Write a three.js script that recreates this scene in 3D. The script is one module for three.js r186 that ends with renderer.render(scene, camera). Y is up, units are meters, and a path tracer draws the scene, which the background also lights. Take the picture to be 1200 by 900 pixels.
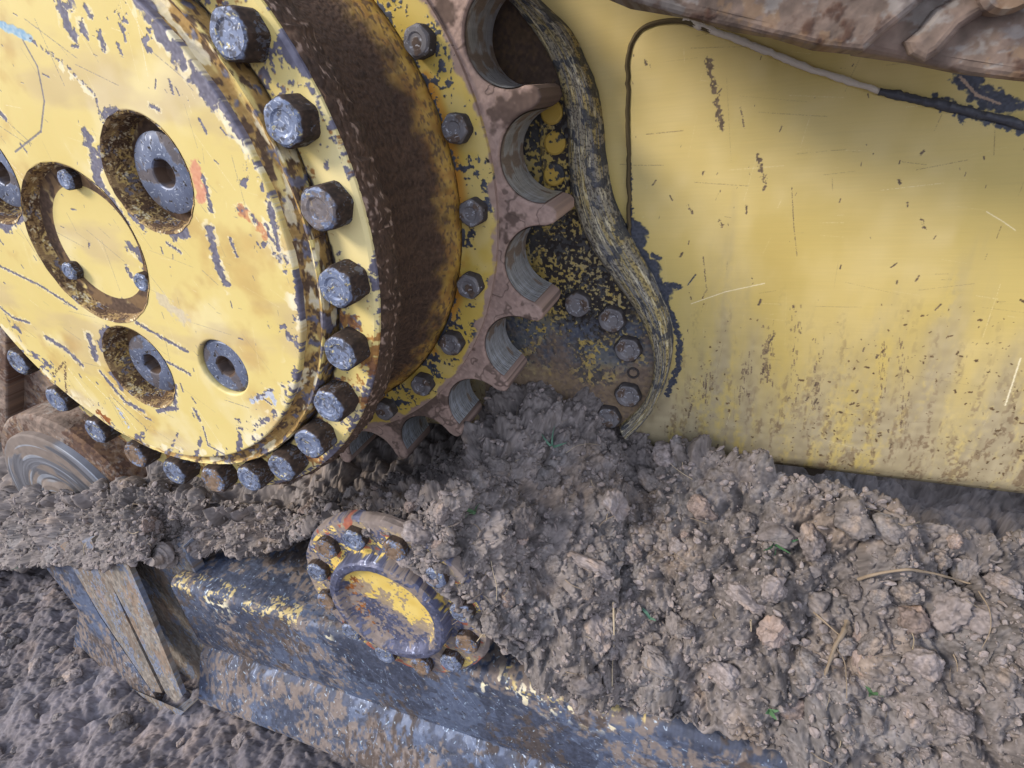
import * as THREE from 'three';
import { mergeGeometries, mergeVertices, toCreasedNormals } from 'three/addons/utils/BufferGeometryUtils.js';

// ---------------------------------------------------------------- camera, sky, sun, exposure
const scene = new THREE.Scene();
const FOCAL = 647.1;                                     // pixels, for a 1200 x 900 picture
const camera = new THREE.PerspectiveCamera(2 * Math.atan(450 / FOCAL) * 180 / Math.PI, 4 / 3, 0.02, 400);
camera.position.set(0.5793, 0.0846, 0.3503);
camera.rotation.set(-0.476, 0.418, -0.116, 'YXZ');
camera.updateMatrixWorld(true);
const renderer = new THREE.WebGLRenderer({ antialias: true });
renderer.toneMapping = THREE.LinearToneMapping;
renderer.toneMappingExposure = 2.3;
renderer.shadowMap.enabled = true;

const SKY_GAIN = .64;
{
  const w = 256, h = 128, d = new Float32Array(w * h * 4);
  for (let j = 0; j < h; j++) for (let i = 0; i < w; i++) {
    const el = ((j + .5) / h - .5) * Math.PI, up = Math.max(0, Math.sin(el)), k = (j * w + i) * 4;
    const t = Math.pow(up, .6);
    let r = 1.0 - .30 * t, g = 1.01 - .22 * t, b = 1.06 - .06 * t;     // pale haze at the horizon, bluer overhead
    if (el < 0) { r = .2; g = .18; b = .16; }
    d[k] = r * SKY_GAIN; d[k + 1] = g * SKY_GAIN; d[k + 2] = b * SKY_GAIN; d[k + 3] = 1;
  }
  const sky = new THREE.DataTexture(d, w, h, THREE.RGBAFormat, THREE.FloatType);
  sky.mapping = THREE.EquirectangularReflectionMapping; sky.magFilter = THREE.LinearFilter; sky.needsUpdate = true;
  scene.background = sky; scene.environment = sky;
}
const sun = new THREE.DirectionalLight(0xfff1dc, 1.5);
sun.position.set(-3.4, 3.0, 3.0); sun.target.position.set(0.2, -.3, -.1);
sun.castShadow = true; sun.shadow.radius = 30; sun.shadow.mapSize.set(2048, 2048);
Object.assign(sun.shadow.camera, { left: -2, right: 2, top: 2, bottom: -2, near: .1, far: 10 });
scene.add(sun, sun.target);

// ---------------------------------------------------------------- pixel of the photograph -> point on a plane of the place
const RAY = new THREE.Vector3();
function atZ(x, y, z) {                                  // on the upright plane at depth z
  RAY.set((x - 600) / FOCAL, (450 - y) / FOCAL, -1).applyQuaternion(camera.quaternion);
  return camera.position.clone().addScaledVector(RAY, (z - camera.position.z) / RAY.z);
}

// ---------------------------------------------------------------- random and noise
function rng(seed) { let a = seed >>> 0; return () => { a = (a + 0x6D2B79F5) >>> 0; let t = Math.imul(a ^ (a >>> 15), 1 | a); t = (t + Math.imul(t ^ (t >>> 7), 61 | t)) ^ t; return ((t ^ (t >>> 14)) >>> 0) / 4294967296; }; }
const hash = (x, y, z) => { let h = Math.imul(x, 374761393) ^ Math.imul(y, 668265263) ^ Math.imul(z, 1440662683); h = Math.imul(h ^ (h >>> 13), 1274126177); return ((h ^ (h >>> 16)) >>> 0) / 4294967296; };
const sm = (t) => t * t * (3 - 2 * t), mix = (a, b, t) => a + (b - a) * t, clamp = (x, a = 0, b = 1) => x < a ? a : x > b ? b : x;
const step = (a, b, x) => sm(clamp((x - a) / (b - a)));
function n2(x, y, s = 0) { const i = Math.floor(x), j = Math.floor(y), u = sm(x - i), v = sm(y - j); return mix(mix(hash(i, j, s), hash(i + 1, j, s), u), mix(hash(i, j + 1, s), hash(i + 1, j + 1, s), u), v); }
function f2(x, y, s = 0, o = 4) { let a = .5, t = 0, m = 0; for (let k = 0; k < o; k++) { t += a * n2(x, y, s + k * 17); m += a; a *= .5; x = x * 2.03 + 3.1; y = y * 2.03 - 1.7; } return t / m; }
function rag(u, v, f, s = 0) { return .6 * f2(u * f, v * f, s, 5) + .4 * f2(u * f * 7 + 2, v * f * 7, s + 300, 4); }   // ragged patches with gritty edges
function n3(x, y, z, s = 0) {
  const i = Math.floor(x), j = Math.floor(y), k = Math.floor(z), u = sm(x - i), v = sm(y - j), w = sm(z - k), K = k + s * 101;
  return mix(mix(mix(hash(i, j, K), hash(i + 1, j, K), u), mix(hash(i, j + 1, K), hash(i + 1, j + 1, K), u), v), mix(mix(hash(i, j, K + 1), hash(i + 1, j, K + 1), u), mix(hash(i, j + 1, K + 1), hash(i + 1, j + 1, K + 1), u), v), w);
}
function f3(x, y, z, s = 0, o = 4) { let a = .5, t = 0, m = 0; for (let k = 0; k < o; k++) { t += a * n3(x, y, z, s + k); m += a; a *= .5; x = x * 2.03 + 3.1; y = y * 2.03 - 1.7; z = z * 2.03 + .7; } return t / m; }
function lumps(x, y, z, seed) {                          // upper envelope of many uneven lumps, one per cell
  const i = Math.floor(x), j = Math.floor(y), k = Math.floor(z); let best = -9;
  for (let a = -1; a < 2; a++) for (let b = -1; b < 2; b++) for (let c = -1; c < 2; c++) {
    const I = i + a, J = j + b, K = k + c, h = hash(I, J, K + seed), h2 = hash(I, J, K + seed + 57), h3 = hash(I, J, K + seed + 91);
    const dx = x - I - h, dy = y - J - h2, dz = z - K - h3;
    const t = .12 + .88 * h3 - (dx * dx * (1 + h2) + dy * dy * (1 + h) + dz * dz) * .8 + (h - .5) * dx * 2.2 + (h2 - .5) * dz * 2.2 + (h3 - .5) * dy * 1.6;
    if (t > best) best = t;
  }
  return best;
}

// ---------------------------------------------------------------- painted surfaces: colour, roughness, metal and fine relief
class Skin {                                             // u0..u1, v0..v1 are metres on the surface
  constructor(w, h, u0, u1, v0, v1) { Object.assign(this, { w, h, u0, u1, v0, v1 }); this.c = new Float32Array(w * h * 3); this.q = new Float32Array(w * h * 3); }   // q: rough, metal, height 0..1
  px(u) { return (u - this.u0) / (this.u1 - this.u0) * this.w; }
  py(v) { return (v - this.v0) / (this.v1 - this.v0) * this.h; }
  each(fn, U0 = this.u0, U1 = this.u1, V0 = this.v0, V1 = this.v1) {
    const a = Math.max(0, Math.floor(this.px(U0))), b = Math.min(this.w, Math.ceil(this.px(U1))), c = Math.max(0, Math.floor(this.py(V0))), d = Math.min(this.h, Math.ceil(this.py(V1)));
    for (let j = c; j < d; j++) { const v = this.v0 + (j + .5) / this.h * (this.v1 - this.v0); for (let i = a; i < b; i++) fn(this.u0 + (i + .5) / this.w * (this.u1 - this.u0), v, (j * this.w + i) * 3); }
  }
  put(k, m, s, t = 0) {                                  // mix style s in with weight m; t blends its two colours
    const c = this.c, q = this.q, a = s.c, b = s.d || s.c;
    for (let n = 0; n < 3; n++) c[k + n] += (a[n] + (b[n] - a[n]) * t - c[k + n]) * m;
    q[k] += (s.rough - q[k]) * m; q[k + 1] += (s.metal - q[k + 1]) * m;
    if (s.h !== undefined) q[k + 2] += (s.h - q[k + 2]) * m;
  }
  fill(s, f = 30) { this.each((u, v, k) => this.put(k, 1, s, f2(u * f, v * f, 5, 4))); this.each((u, v, k) => { this.q[k + 2] = s.h ?? .6; }); }
  cover(s, fn, f = 200) { this.each((u, v, k) => { const m = fn(u, v); if (m > .003) this.put(k, m > 1 ? 1 : m, s, n2(u * f, v * f, 9)); }); }
  stroke(pts, width, s, o = {}) {                        // a worn mark along a polyline of [u, v]; ragged edge
    const irr = o.irr ?? .6, fr = o.fr ?? 1.6 / width, gap = o.gap ?? 0, w2 = width / 2, R = w2 * (1.2 + irr), sd = Math.floor(hash(Math.floor(pts[0][0] * 9e3), Math.floor(pts[0][1] * 9e3), 3) * 999);
    for (let n = 0; n + 1 < pts.length; n++) {
      const [ax, ay] = pts[n], [bx, by] = pts[n + 1], L2 = (bx - ax) ** 2 + (by - ay) ** 2 || 1e-12;
      this.each((u, v, k) => {
        let t = ((u - ax) * (bx - ax) + (v - ay) * (by - ay)) / L2; t = clamp(t);
        const d = Math.hypot(u - ax - t * (bx - ax), v - ay - t * (by - ay));
        if (d > R) return;
        const e = f2(u * fr * 1.6, v * fr * 1.6, sd, 4) - .5;
        let m = clamp((w2 * (1 + irr * 2.6 * e) - d) / (w2 * .25 + .0003));
        if (gap) m *= step(gap - .06, gap + .06, f2(u * fr * .9 + 7, v * fr * .9, sd + 50, 3));
        if (m > 0) this.put(k, m * (o.a ?? 1), s, n2(u * 500, v * 500, 4));
      }, Math.min(ax, bx) - R, Math.max(ax, bx) + R, Math.min(ay, by) - R, Math.max(ay, by) + R);
    }
  }
  speck(n, s, box, lo, hi, R, o = {}) {                  // n small chips within box [u0,u1,v0,v1]
    for (let i = 0; i < n; i++) {
      const u = mix(box[0], box[1], R()), v = mix(box[2], box[3], R()); if (o.keep && R() > o.keep(u, v)) continue;
      const w = mix(lo, hi, R() ** 3), L = w * mix(.2, o.long ?? 2, R()), a = (o.dir ?? 0) + (R() - .5) * (o.spread ?? 6.3);
      this.stroke([[u - Math.cos(a) * L / 2, v - Math.sin(a) * L / 2], [u + Math.cos(a) * L / 2, v + Math.sin(a) * L / 2]], w, s, { irr: .8, a: o.a });
    }
  }
  material(o = {}) {
    const n = this.w * this.h, W = this.w >> 1, H = this.h >> 1, C = new Uint8Array(n * 4), Q = new Uint8Array(W * H * 4), B = new Uint8Array(n);
    for (let i = 0; i < n; i++) { for (let k = 0; k < 3; k++) C[i * 4 + k] = clamp(this.c[i * 3 + k], 0, 255); C[i * 4 + 3] = 255; B[i] = 255 * clamp(this.q[i * 3 + 2]); }
    for (let j = 0; j < H; j++) for (let i = 0; i < W; i++) { const k = (j * 2 * this.w + i * 2) * 3, o = (j * W + i) * 4; Q[o + 3] = 255; Q[o + 1] = 255 * clamp(this.q[k]); Q[o + 2] = 255 * clamp(this.q[k + 1]); }
    const tx = (d, f, w = this.w, h = this.h) => { const t = new THREE.DataTexture(d, w, h, f); t.magFilter = THREE.LinearFilter; t.wrapS = t.wrapT = o.wrap || THREE.RepeatWrapping; t.needsUpdate = true; return t; };
    const map = tx(C, THREE.RGBAFormat); map.colorSpace = THREE.SRGBColorSpace;
    const rm = tx(Q, THREE.RGBAFormat, W, H);
    const m = new THREE.MeshStandardMaterial({ map, roughnessMap: rm, metalnessMap: rm, roughness: 1, metalness: 1, bumpMap: tx(B, THREE.RedFormat), bumpScale: o.bump ?? .002, side: THREE.DoubleSide });
    this.c = this.q = null; return m;
  }
}
const YEL = { c: [208, 187, 112], d: [222, 205, 138], rough: .52, metal: 0, h: .6 };
const CHIP = { c: [88, 86, 102], d: [122, 120, 136], rough: .6, metal: .1, h: .35 };
const STEEL = { c: [108, 122, 154], d: [156, 170, 200], rough: .48, metal: .35, h: .4 };
const SPARK = { c: [196, 206, 226], d: [226, 232, 242], rough: .4, metal: .4, h: .45 };
const MUD = { c: [70, 54, 44], d: [98, 78, 64], rough: .95, metal: 0, h: .75 };
const SOOT = { c: [34, 30, 30], d: [54, 48, 46], rough: .9, metal: 0, h: .5 };
const RUST = { c: [112, 62, 26], d: [158, 98, 44], rough: .9, metal: 0, h: .55 };
const PALE = { c: [226, 216, 176], d: [238, 230, 204], rough: .6, metal: 0, h: .62 };
const DUST = { c: [160, 140, 124], d: [182, 160, 142], rough: .97, metal: 0, h: .66 };
const BLUEBLK = { c: [50, 54, 66], d: [78, 83, 97], rough: .6, metal: .1, h: .3 };

// ---------------------------------------------------------------- geometry helpers
function setUV(g, skin, fn) {
  const p = g.attributes.position, uv = new Float32Array(p.count * 2), old = g.attributes.uv;
  for (let i = 0; i < p.count; i++) { const [u, v] = fn(p.getX(i), p.getY(i), p.getZ(i), old ? old.getX(i) : 0, old ? old.getY(i) : 0); uv[i * 2] = (u - skin.u0) / (skin.u1 - skin.u0); uv[i * 2 + 1] = (v - skin.v0) / (skin.v1 - skin.v0); }
  g.setAttribute('uv', new THREE.BufferAttribute(uv, 2)); return g;
}
const flat = (x, y) => [x, y];
function revolve(prof, segs = 128, crease = .6, jit) {   // about the z axis, [r, z] outline; uv = angle, length along the outline
  const pos = [], uv = [], idx = []; let L = 0;
  prof.forEach(([r, z], j) => {
    if (j) L += Math.hypot(r - prof[j - 1][0], z - prof[j - 1][1]);
    for (let i = 0; i <= segs; i++) { const a = i / segs * 2 * Math.PI, rr = r + (jit ? jit(a, j, r, z) : 0); pos.push(Math.cos(a) * rr, Math.sin(a) * rr, z); uv.push(a, L); }
  });
  for (let j = 0; j + 1 < prof.length; j++) for (let i = 0; i < segs; i++) { const a = j * (segs + 1) + i, b = a + segs + 1; idx.push(a, a + 1, b, b, a + 1, b + 1); }
  let g = new THREE.BufferGeometry(); g.setAttribute('position', new THREE.Float32BufferAttribute(pos, 3)); g.setAttribute('uv', new THREE.Float32BufferAttribute(uv, 2)); g.setIndex(idx);
  return crease ? toCreasedNormals(g, crease) : (g.computeVertexNormals(), g);
}
function slab(shape, z0, z1, bev = .002, segs = 2, cs = 24) {   // extruded between z0 and z1 with rounded edges
  const g = new THREE.ExtrudeGeometry(shape, { depth: z1 - z0 - 2 * bev, bevelEnabled: bev > 0, bevelThickness: bev, bevelSize: bev, bevelOffset: -bev, bevelSegments: segs, curveSegments: cs });
  g.translate(0, 0, z0 + bev); return toCreasedNormals(g, .21);
}
const disc = (r, x = 0, y = 0) => { const s = new THREE.Shape(); s.absarc(x, y, r, 0, Math.PI * 2); return s; };
const poly = (pts) => new THREE.Shape(pts.map(([x, y]) => new THREE.Vector2(x, y)));
const taken = {};
function numbered(n) { taken[n] = (taken[n] ?? -1) + 1; return taken[n] ? n + '_' + String(taken[n]).padStart(3, '0') : n; }
function part(name, g, m, parent) { const o = new THREE.Mesh(g, m); o.name = name; o.castShadow = o.receiveShadow = true; parent.add(o); return o; }
function thing(name, label, category, group) { const o = new THREE.Group(); o.name = numbered(name); o.userData = { label, category }; if (group) o.userData.group = group; scene.add(o); return o; }
function settle(o, x, y, z) { o.position.set(x, y, z); for (const c of o.children) { c.position.x -= x; c.position.y -= y; c.position.z -= z; } return o; }
const P2 = (z) => (x, y) => { const q = atZ(x, y, z); return [q.x, q.y]; };

// ================================================================ FINAL DRIVE AND SPROCKET
const drive = thing('final_drive', 'yellow bolted final drive hub with toothed sprocket behind it', 'final drive');
const HOLES = [[.1155, .0585], [-.009, -.131], [-.107, .0725]], RH = .0475;

// hub cover: worn yellow paint
const coverSkin = new Skin(1500, 1500, -.27, .27, -.27, .27);
{
  const S = coverSkin, C = P2(.003), R = rng(11), st = (pts, w, s, o) => S.stroke(pts.map(([x, y]) => C(x, y)), w, s, o);
  S.fill({ ...YEL }, 14);
  S.cover(PALE, (u, v) => .4 * step(.52, .72, f2(u * 16, v * 16, 31, 5)), 40);
  S.cover({ ...DUST, h: undefined }, (u, v) => .35 * step(.55, .75, f2(u * 9 + v * 4, v * 22, 41, 5)), 60);
  S.cover({ ...RUST, h: undefined }, (u, v) => .22 * step(.58, .78, f2(u * 20 + 5, v * 20, 61, 5)), 90);
  // fine scratches everywhere
  for (let i = 0; i < 420; i++) { const u = (R() - .5) * .5, v = (R() - .5) * .5, a = -1 + (R() - .5) * 1.8, l = .004 + R() ** 3 * .05; S.stroke([[u, v], [u + Math.cos(a) * l, v + Math.sin(a) * l]], .0005 + R() * .0007, R() < .45 ? PALE : { ...CHIP, h: .5 }, { irr: .5, a: .35 + .5 * R(), gap: .4 }); }
  S.speck(420, CHIP, [-.25, .25, -.25, .25], .0007, .0034, R, { long: 4, dir: -1.1, spread: 2.2, keep: (u, v) => .25 + .75 * step(.45, .6, f2(u * 12, v * 12, 91, 3)) });
  // chips along the rim of the cover
  S.cover(CHIP, (u, v) => { const r = Math.hypot(u, v), a = Math.atan2(v, u); const e = f2(Math.cos(a) * 14 + r * 60, Math.sin(a) * 14, 71, 5), f = f2(u * 260, v * 260, 72, 4); return step(.0, .04, e - .735 + (r - .216) * 4.6 + (f - .5) * .5) * step(.205, .212, r); }, 300);
  S.cover(PALE, (u, v) => { const r = Math.hypot(u, v); return .85 * step(.6, .68, f2(u * 60, v * 60, 73, 4)) * step(.222, .236, r); }, 200);
  // the larger marks, as they lie on the photograph
  const MARKS = [
    [[[72, 14], [86, 42]], .011], [[[95, 28], [101, 42]], .008], [[[117, 40], [122, 58]], .007], [[[68, 2], [82, 8]], .007], [[[100, 8], [106, 18]], .006],
    [[[166, 2], [188, 40], [214, 72]], .016, { irr: .9 }], [[[226, 86], [252, 118]], .015], [[[262, 126], [300, 186]], .012, { gap: .46 }], [[[303, 192], [322, 262]], .009, { gap: .45 }],
    [[[316, 240], [326, 292]], .007], [[[346, 322], [352, 372]], .008], [[[102, 160], [112, 190], [116, 214]], .013], [[[118, 215], [150, 262]], .007], [[[238, 208], [248, 248]], .006], [[[246, 270], [254, 306], [266, 334]], .0105],
    [[[270, 280], [278, 300]], .004], [[[280, 244], [310, 266], [322, 296]], .009, { gap: .5 }], [[[137, 294], [156, 300]], .012], [[[150, 304], [166, 336]], .013], [[[134, 318], [140, 330]], .007], [[[140, 246], [164, 292]], .0035],
    [[[54, 395], [78, 410], [96, 428]], .008], [[[0, 312], [46, 334], [90, 362]], .0042], [[[160, 378], [190, 396], [220, 412]], .0055], [[[180, 416], [222, 438]], .0045], [[[302, 462], [318, 474]], .003],
    [[[104, 392], [112, 420]], .011], [[[118, 436], [146, 470], [168, 482]], .007], [[[186, 482], [206, 478], [204, 452]], .008], [[[110, 488], [128, 500]], .008], [[[228, 480], [234, 492]], .006], [[[238, 500], [244, 522], [262, 532]], .003],
    [[[296, 470], [318, 458]], .006, { irr: 1 }], [[[330, 455], [338, 478]], .009, { gap: .45 }], [[[300, 498], [322, 484]], .009, { gap: .5 }], [[[196, 285], [212, 296]], .004], [[[200, 240], [206, 250]], .004], [[[176, 124], [186, 128]], .004],
    [[[0, 132], [6, 138]], .006], [[[0, 360], [14, 372], [34, 378]], .005], [[[12, 240], [14, 262]], .012], [[[0, 250], [10, 262]], .012]];
  for (const [p, w, o] of MARKS) st(p, w * 1.18 + .0012, PALE, { irr: .8, ...o, a: .55, gap: .44 });
  for (const [p, w, o] of MARKS) st(p, w * .85, CHIP, { irr: .85, ...o });
  st([[24, 42], [44, 78], [52, 118], [48, 154], [18, 178]], .0022, { ...CHIP, h: .5 }, { irr: .3, a: .8 });
  st([[0, 28], [34, 44]], .008, { c: [120, 160, 190], d: [170, 190, 200], rough: .5, metal: .2, h: .5 }, { irr: .4 });
  st([[36, 46], [70, 70], [112, 112], [120, 142]], .004, CHIP, { irr: 1, gap: .48 });
  st([[72, 78], [108, 112]], .006, PALE, { irr: .8, gap: .4, a: .8 });
  st([[228, 192], [236, 232]], .011, { c: [196, 120, 100], d: [214, 150, 124], rough: .6, metal: 0, h: .6 }, { irr: .7, a: .8 });
  st([[284, 246], [312, 276]], .010, { c: [180, 104, 70], d: [200, 140, 90], rough: .7, metal: 0, h: .6 }, { irr: 1, gap: .45, a: .7 });
  st([[190, 350], [214, 372]], .016, { c: [188, 176, 160], d: [206, 196, 176], rough: .6, metal: 0, h: .6 }, { irr: .8, a: .7 });
  st([[60, 440], [76, 424], [78, 470]], .004, MUD, { irr: .8, gap: .42, a: .8 });
  st([[116, 484], [126, 492]], .010, RUST, { irr: .8 }); st([[138, 478], [150, 500]], .006, SPARK, { irr: .8, gap: .4 });
  st([[296, 470], [316, 460], [322, 472]], .007, SPARK, { irr: .7, gap: .42 });
  for (let i = 0; i < 14; i++) { const x = 60 + R() * 110, y = 430 + R() * 80; st([[x, y], [x + 20 + R() * 20, y + 24 + R() * 20]], .0016, R() < .5 ? PALE : CHIP, { gap: .42 }); }
  // caked dirt and rust on the walls of the recesses
  const wall = (x, y, r) => S.each((u, v, k) => { const d = Math.hypot(u - x, v - y); if (d > r + .004 || d < r - .02) return; const n = f2(u * 90, v * 90, 81, 4), m = step(r + .0035 * n + .0008, r - .0006, d); S.put(k, m * step(.25, .5, n + .12), MUD, n2(u * 400, v * 400)); S.put(k, m * step(.52, .62, f2(u * 70, v * 70, 84, 3)) * .7, { ...RUST, c: [118, 92, 60], d: [146, 118, 82] }, n); }, x - r - .01, x + r + .01, y - r - .01, y + r + .01);
  for (const [x, y] of HOLES) wall(x, y, RH);
  wall(-.006, -.001, .076);
  for (const [x, y] of HOLES) for (let i = 0; i < 5; i++) { const a = 1.6 + R() * 3.6; S.stroke([[x + Math.cos(a) * .05, y + Math.sin(a) * .05], [x + Math.cos(a + .3) * .052, y + Math.sin(a + .3) * .052]], .003 + R() * .008, CHIP, { irr: .9 }); }
}
const coverShape = disc(.2435);
for (const [x, y] of HOLES) coverShape.holes.push(disc(RH, x, y));
coverShape.holes.push(disc(.076, -.006, -.001), disc(.0295, .118, -.121));
const coverMat = coverSkin.material({ bump: .0012 });
const cover = part('hub_cover', setUV(slab(coverShape, -.03, .003, .0022, 3, 96), coverSkin, flat), coverMat, drive);
cover.userData.label = 'yellow hub cover with chipped scratched paint';

// floors of the recesses
{
  const g = new THREE.CircleGeometry(.0775, 72); g.translate(-.006, -.001, -.010);
  part('recessed_centre', setUV(g, coverSkin, flat), coverMat, cover);
}
const plugSkin = new Skin(256, 256, -.04, .04, -.04, .04);
{ const R = rng(5); plugSkin.fill({ ...STEEL, c: [78, 88, 112], d: [122, 132, 158], h: .5 }, 60); plugSkin.speck(420, SPARK, [-.04, .04, -.04, .04], .0004, .0013, R, { long: 4, a: .7 }); plugSkin.speck(120, SOOT, [-.04, .04, -.04, .04], .0008, .003, R); plugSkin.cover(MUD, (u, v) => step(.0125, .0105, Math.hypot(u, v)) * .8 + .5 * step(.62, .7, f2(u * 80, v * 80, 3, 3))); }
const plugMat = plugSkin.material({ bump: .0014 });
function plugGeo(r, sock) { return setUV(revolve([[.0001, -.011], [sock * .8, -.011], [sock, -.001], [sock * 1.12, 0], [r * .9, 0], [r, -.0018], [r, -.02]], 48, .5), plugSkin, flat); }
const floorSkin = coverSkin;
const wallSkin = new Skin(700, 64, 0, 2 * Math.PI, -.002, .03);
{
  const S = wallSkin; S.fill({ ...YEL, c: [190, 160, 90], d: [206, 180, 116] }, 30);
  const W = (u, v, f, s) => .6 * f3(Math.cos(u) * f * .047, Math.sin(u) * f * .047, v * f, s, 4) + .4 * f3(Math.cos(u) * f * .3, Math.sin(u) * f * .3, v * f * 6, s, 3);
  S.cover({ ...RUST, c: [116, 92, 64], d: [150, 124, 90] }, (u, v) => step(.40, .56, W(u, v, 70, 3)) * .85, 300);
  S.cover({ ...MUD, c: [66, 48, 36], d: [100, 76, 56] }, (u, v) => step(.48, .56, W(u, v, 110, 7)) * .9, 300);
  S.cover(PALE, (u, v) => step(.60, .66, W(u, v, 120, 12)) * .8, 300);
  S.cover(CHIP, (u, v) => step(.62, .66, W(u, v, 90, 14)) * .8, 300);
}
const wallMat = wallSkin.material({ bump: .003 });
function recessWall(r, x, y, d) { const o = part('recess_wall', setUV(revolve([[r + .0015, .0034], [r - .0004, .0022], [r - .0012, -.002], [r - .0012, -d * .6], [r - .004, -d]], 72, .8, (a, j) => (n2(a * 12, j * 2, 6) - .5) * .0014), wallSkin, (X, Y, Z, u, v) => [u, v]), wallMat, cover); o.position.set(x, y, 0); }
for (const [x, y] of HOLES) recessWall(RH, x, y, .0225);
recessWall(.076, -.006, -.001, .0105);
HOLES.forEach(([x, y], i) => {
  const f = part('recess_floor', setUV(new THREE.CircleGeometry(RH + .002, 48).translate(x, y, -.022), floorSkin, flat), coverMat, cover);
  const p = part('plug', plugGeo(.0335, .0118), plugMat, cover); p.position.set(x + .004, y - .001, -.0095); p.rotation.z = 1.3 * i; f.name = 'recess_floor';
});
{ const p = part('plug', plugGeo(.0288, .0105), plugMat, cover); p.position.set(.118, -.121, -.0005); p.rotation.z = 2; }

// hexagon bolts
const boltSkins = [0, 1, 2, 3, 4].map((n) => {
  const S = new Skin(256, 256, -.045, .045, -.045, .045), R = rng(40 + n);
  S.fill({ ...STEEL, c: [92, 104, 132], d: [132, 144, 172], rough: .55, h: .5 }, 90);
  S.cover(SOOT, (u, v) => .55 * step(.48, .75, f2(u * 320 + n * 9, v * 320, 21, 4)), 300);
  S.speck(190, SPARK, [-.02, .02, -.02, .02], .0004, .0013, R, { long: 4, a: .7 });
  S.speck(40, YEL, [-.02, .02, -.02, .02], .0006, .002, R, { long: 2, a: .7 });
  if (n === 3) S.cover({ ...MUD, c: [104, 84, 66], d: [134, 110, 88] }, (u, v) => .9 * step(.47, .53, rag(u, v, 70, 35)), 300);
  if (n === 4) S.cover({ ...RUST, c: [98, 86, 80], d: [124, 110, 102] }, (u, v) => .7 * step(.5, .55, rag(u, v, 60, 38)), 300);
  S.cover({ ...MUD, c: [40, 31, 27], d: [70, 55, 46] }, (u, v) => { const r = Math.hypot(u, v); return step(.0168, .0190, r + (f2(u * 220, v * 220, 5 + n, 3) - .5) * .004); }, 350);
  S.cover({ ...STEEL, c: [84, 92, 112], d: [112, 120, 140] }, (u, v) => step(.57, .63, rag(u, v, 60, 15 + n)) * .7 * step(.018, .02, Math.hypot(u, v)), 350);
  return { S, m: S.material({ bump: .0018 }) };
});
function boltGeo(af, h, skin, flangeR = 0) {             // hexagon head standing on z = 0, top chamfered to a circle
  const N = 48, ca = af / 2 * .86, hex = (a) => { const t = ((a % (Math.PI / 3)) + Math.PI / 3) % (Math.PI / 3) - Math.PI / 6; return Math.min(af / 2 / Math.cos(t), af / 2 * 1.085); };
  const rings = [[() => .0001, h - .0012], [() => ca * .55, h - .0012], [() => ca * .68, h], [() => ca, h], [(a) => mix(ca, hex(a), .55), h - .0013], [hex, h - .0042], [hex, -.003]];
  if (flangeR) rings.splice(6, 1, [hex, .005], [() => flangeR, .0035], [() => flangeR, -.003]);
  const pos = [], uv = [], idx = []; let L = 0;
  rings.forEach(([f, z], j) => { if (j) L += Math.hypot(f(0) - rings[j - 1][0](0), z - rings[j - 1][1]); for (let i = 0; i <= N; i++) { const a = i / N * 2 * Math.PI, r = f(a); pos.push(Math.cos(a) * r, Math.sin(a) * r, z); uv.push(Math.cos(a) * Math.max(L, .0001), Math.sin(a) * Math.max(L, .0001)); } });
  for (let j = 0; j + 1 < rings.length; j++) for (let i = 0; i < N; i++) { const a = j * (N + 1) + i, b = a + N + 1; idx.push(a, b, a + 1, b, b + 1, a + 1); }
  const g = new THREE.BufferGeometry(); g.setAttribute('position', new THREE.Float32BufferAttribute(pos, 3)); g.setAttribute('uv', new THREE.Float32BufferAttribute(uv, 2)); g.setIndex(idx);
  return setUV(toCreasedNormals(g, .45), skin, (x, y, z, u, v) => [u, v]);
}
const hubBolt = boltSkins.map(({ S }) => boltGeo(.034, .0235, S)), smallBolt = boltSkins.map(({ S }) => boltGeo(.0285, .0165, S));
{
  const R = rng(77);
  for (let i = 0; i < 28; i++) {
    const a = (30.7 - i * 360 / 28) * Math.PI / 180, n = i >= 9 && i < 13 ? (i % 2 ? 3 : 0) : [0, 1, 4, 2, 0, 1, 2][i % 7], b = part('hub_bolt', hubBolt[n], boltSkins[n].m, drive);
    b.position.set(Math.cos(a) * .28, Math.sin(a) * .28, -.0225 - R() * .0012); b.rotation.set((R() - .5) * .05, (R() - .5) * .05, R() * 6.28); b.scale.setScalar(.97 + .06 * R());
  }
  for (const a of [86, -154, -38]) {                     // three small screws in the recessed centre
    const b = part('screw', smallBolt[1], boltSkins[1].m, cover), t = a * Math.PI / 180; b.scale.set(.62, .62, .62); b.position.set(-.002 + Math.cos(t) * .060, Math.sin(t) * .060, -.0105); b.rotation.z = a;
  }
}
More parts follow.
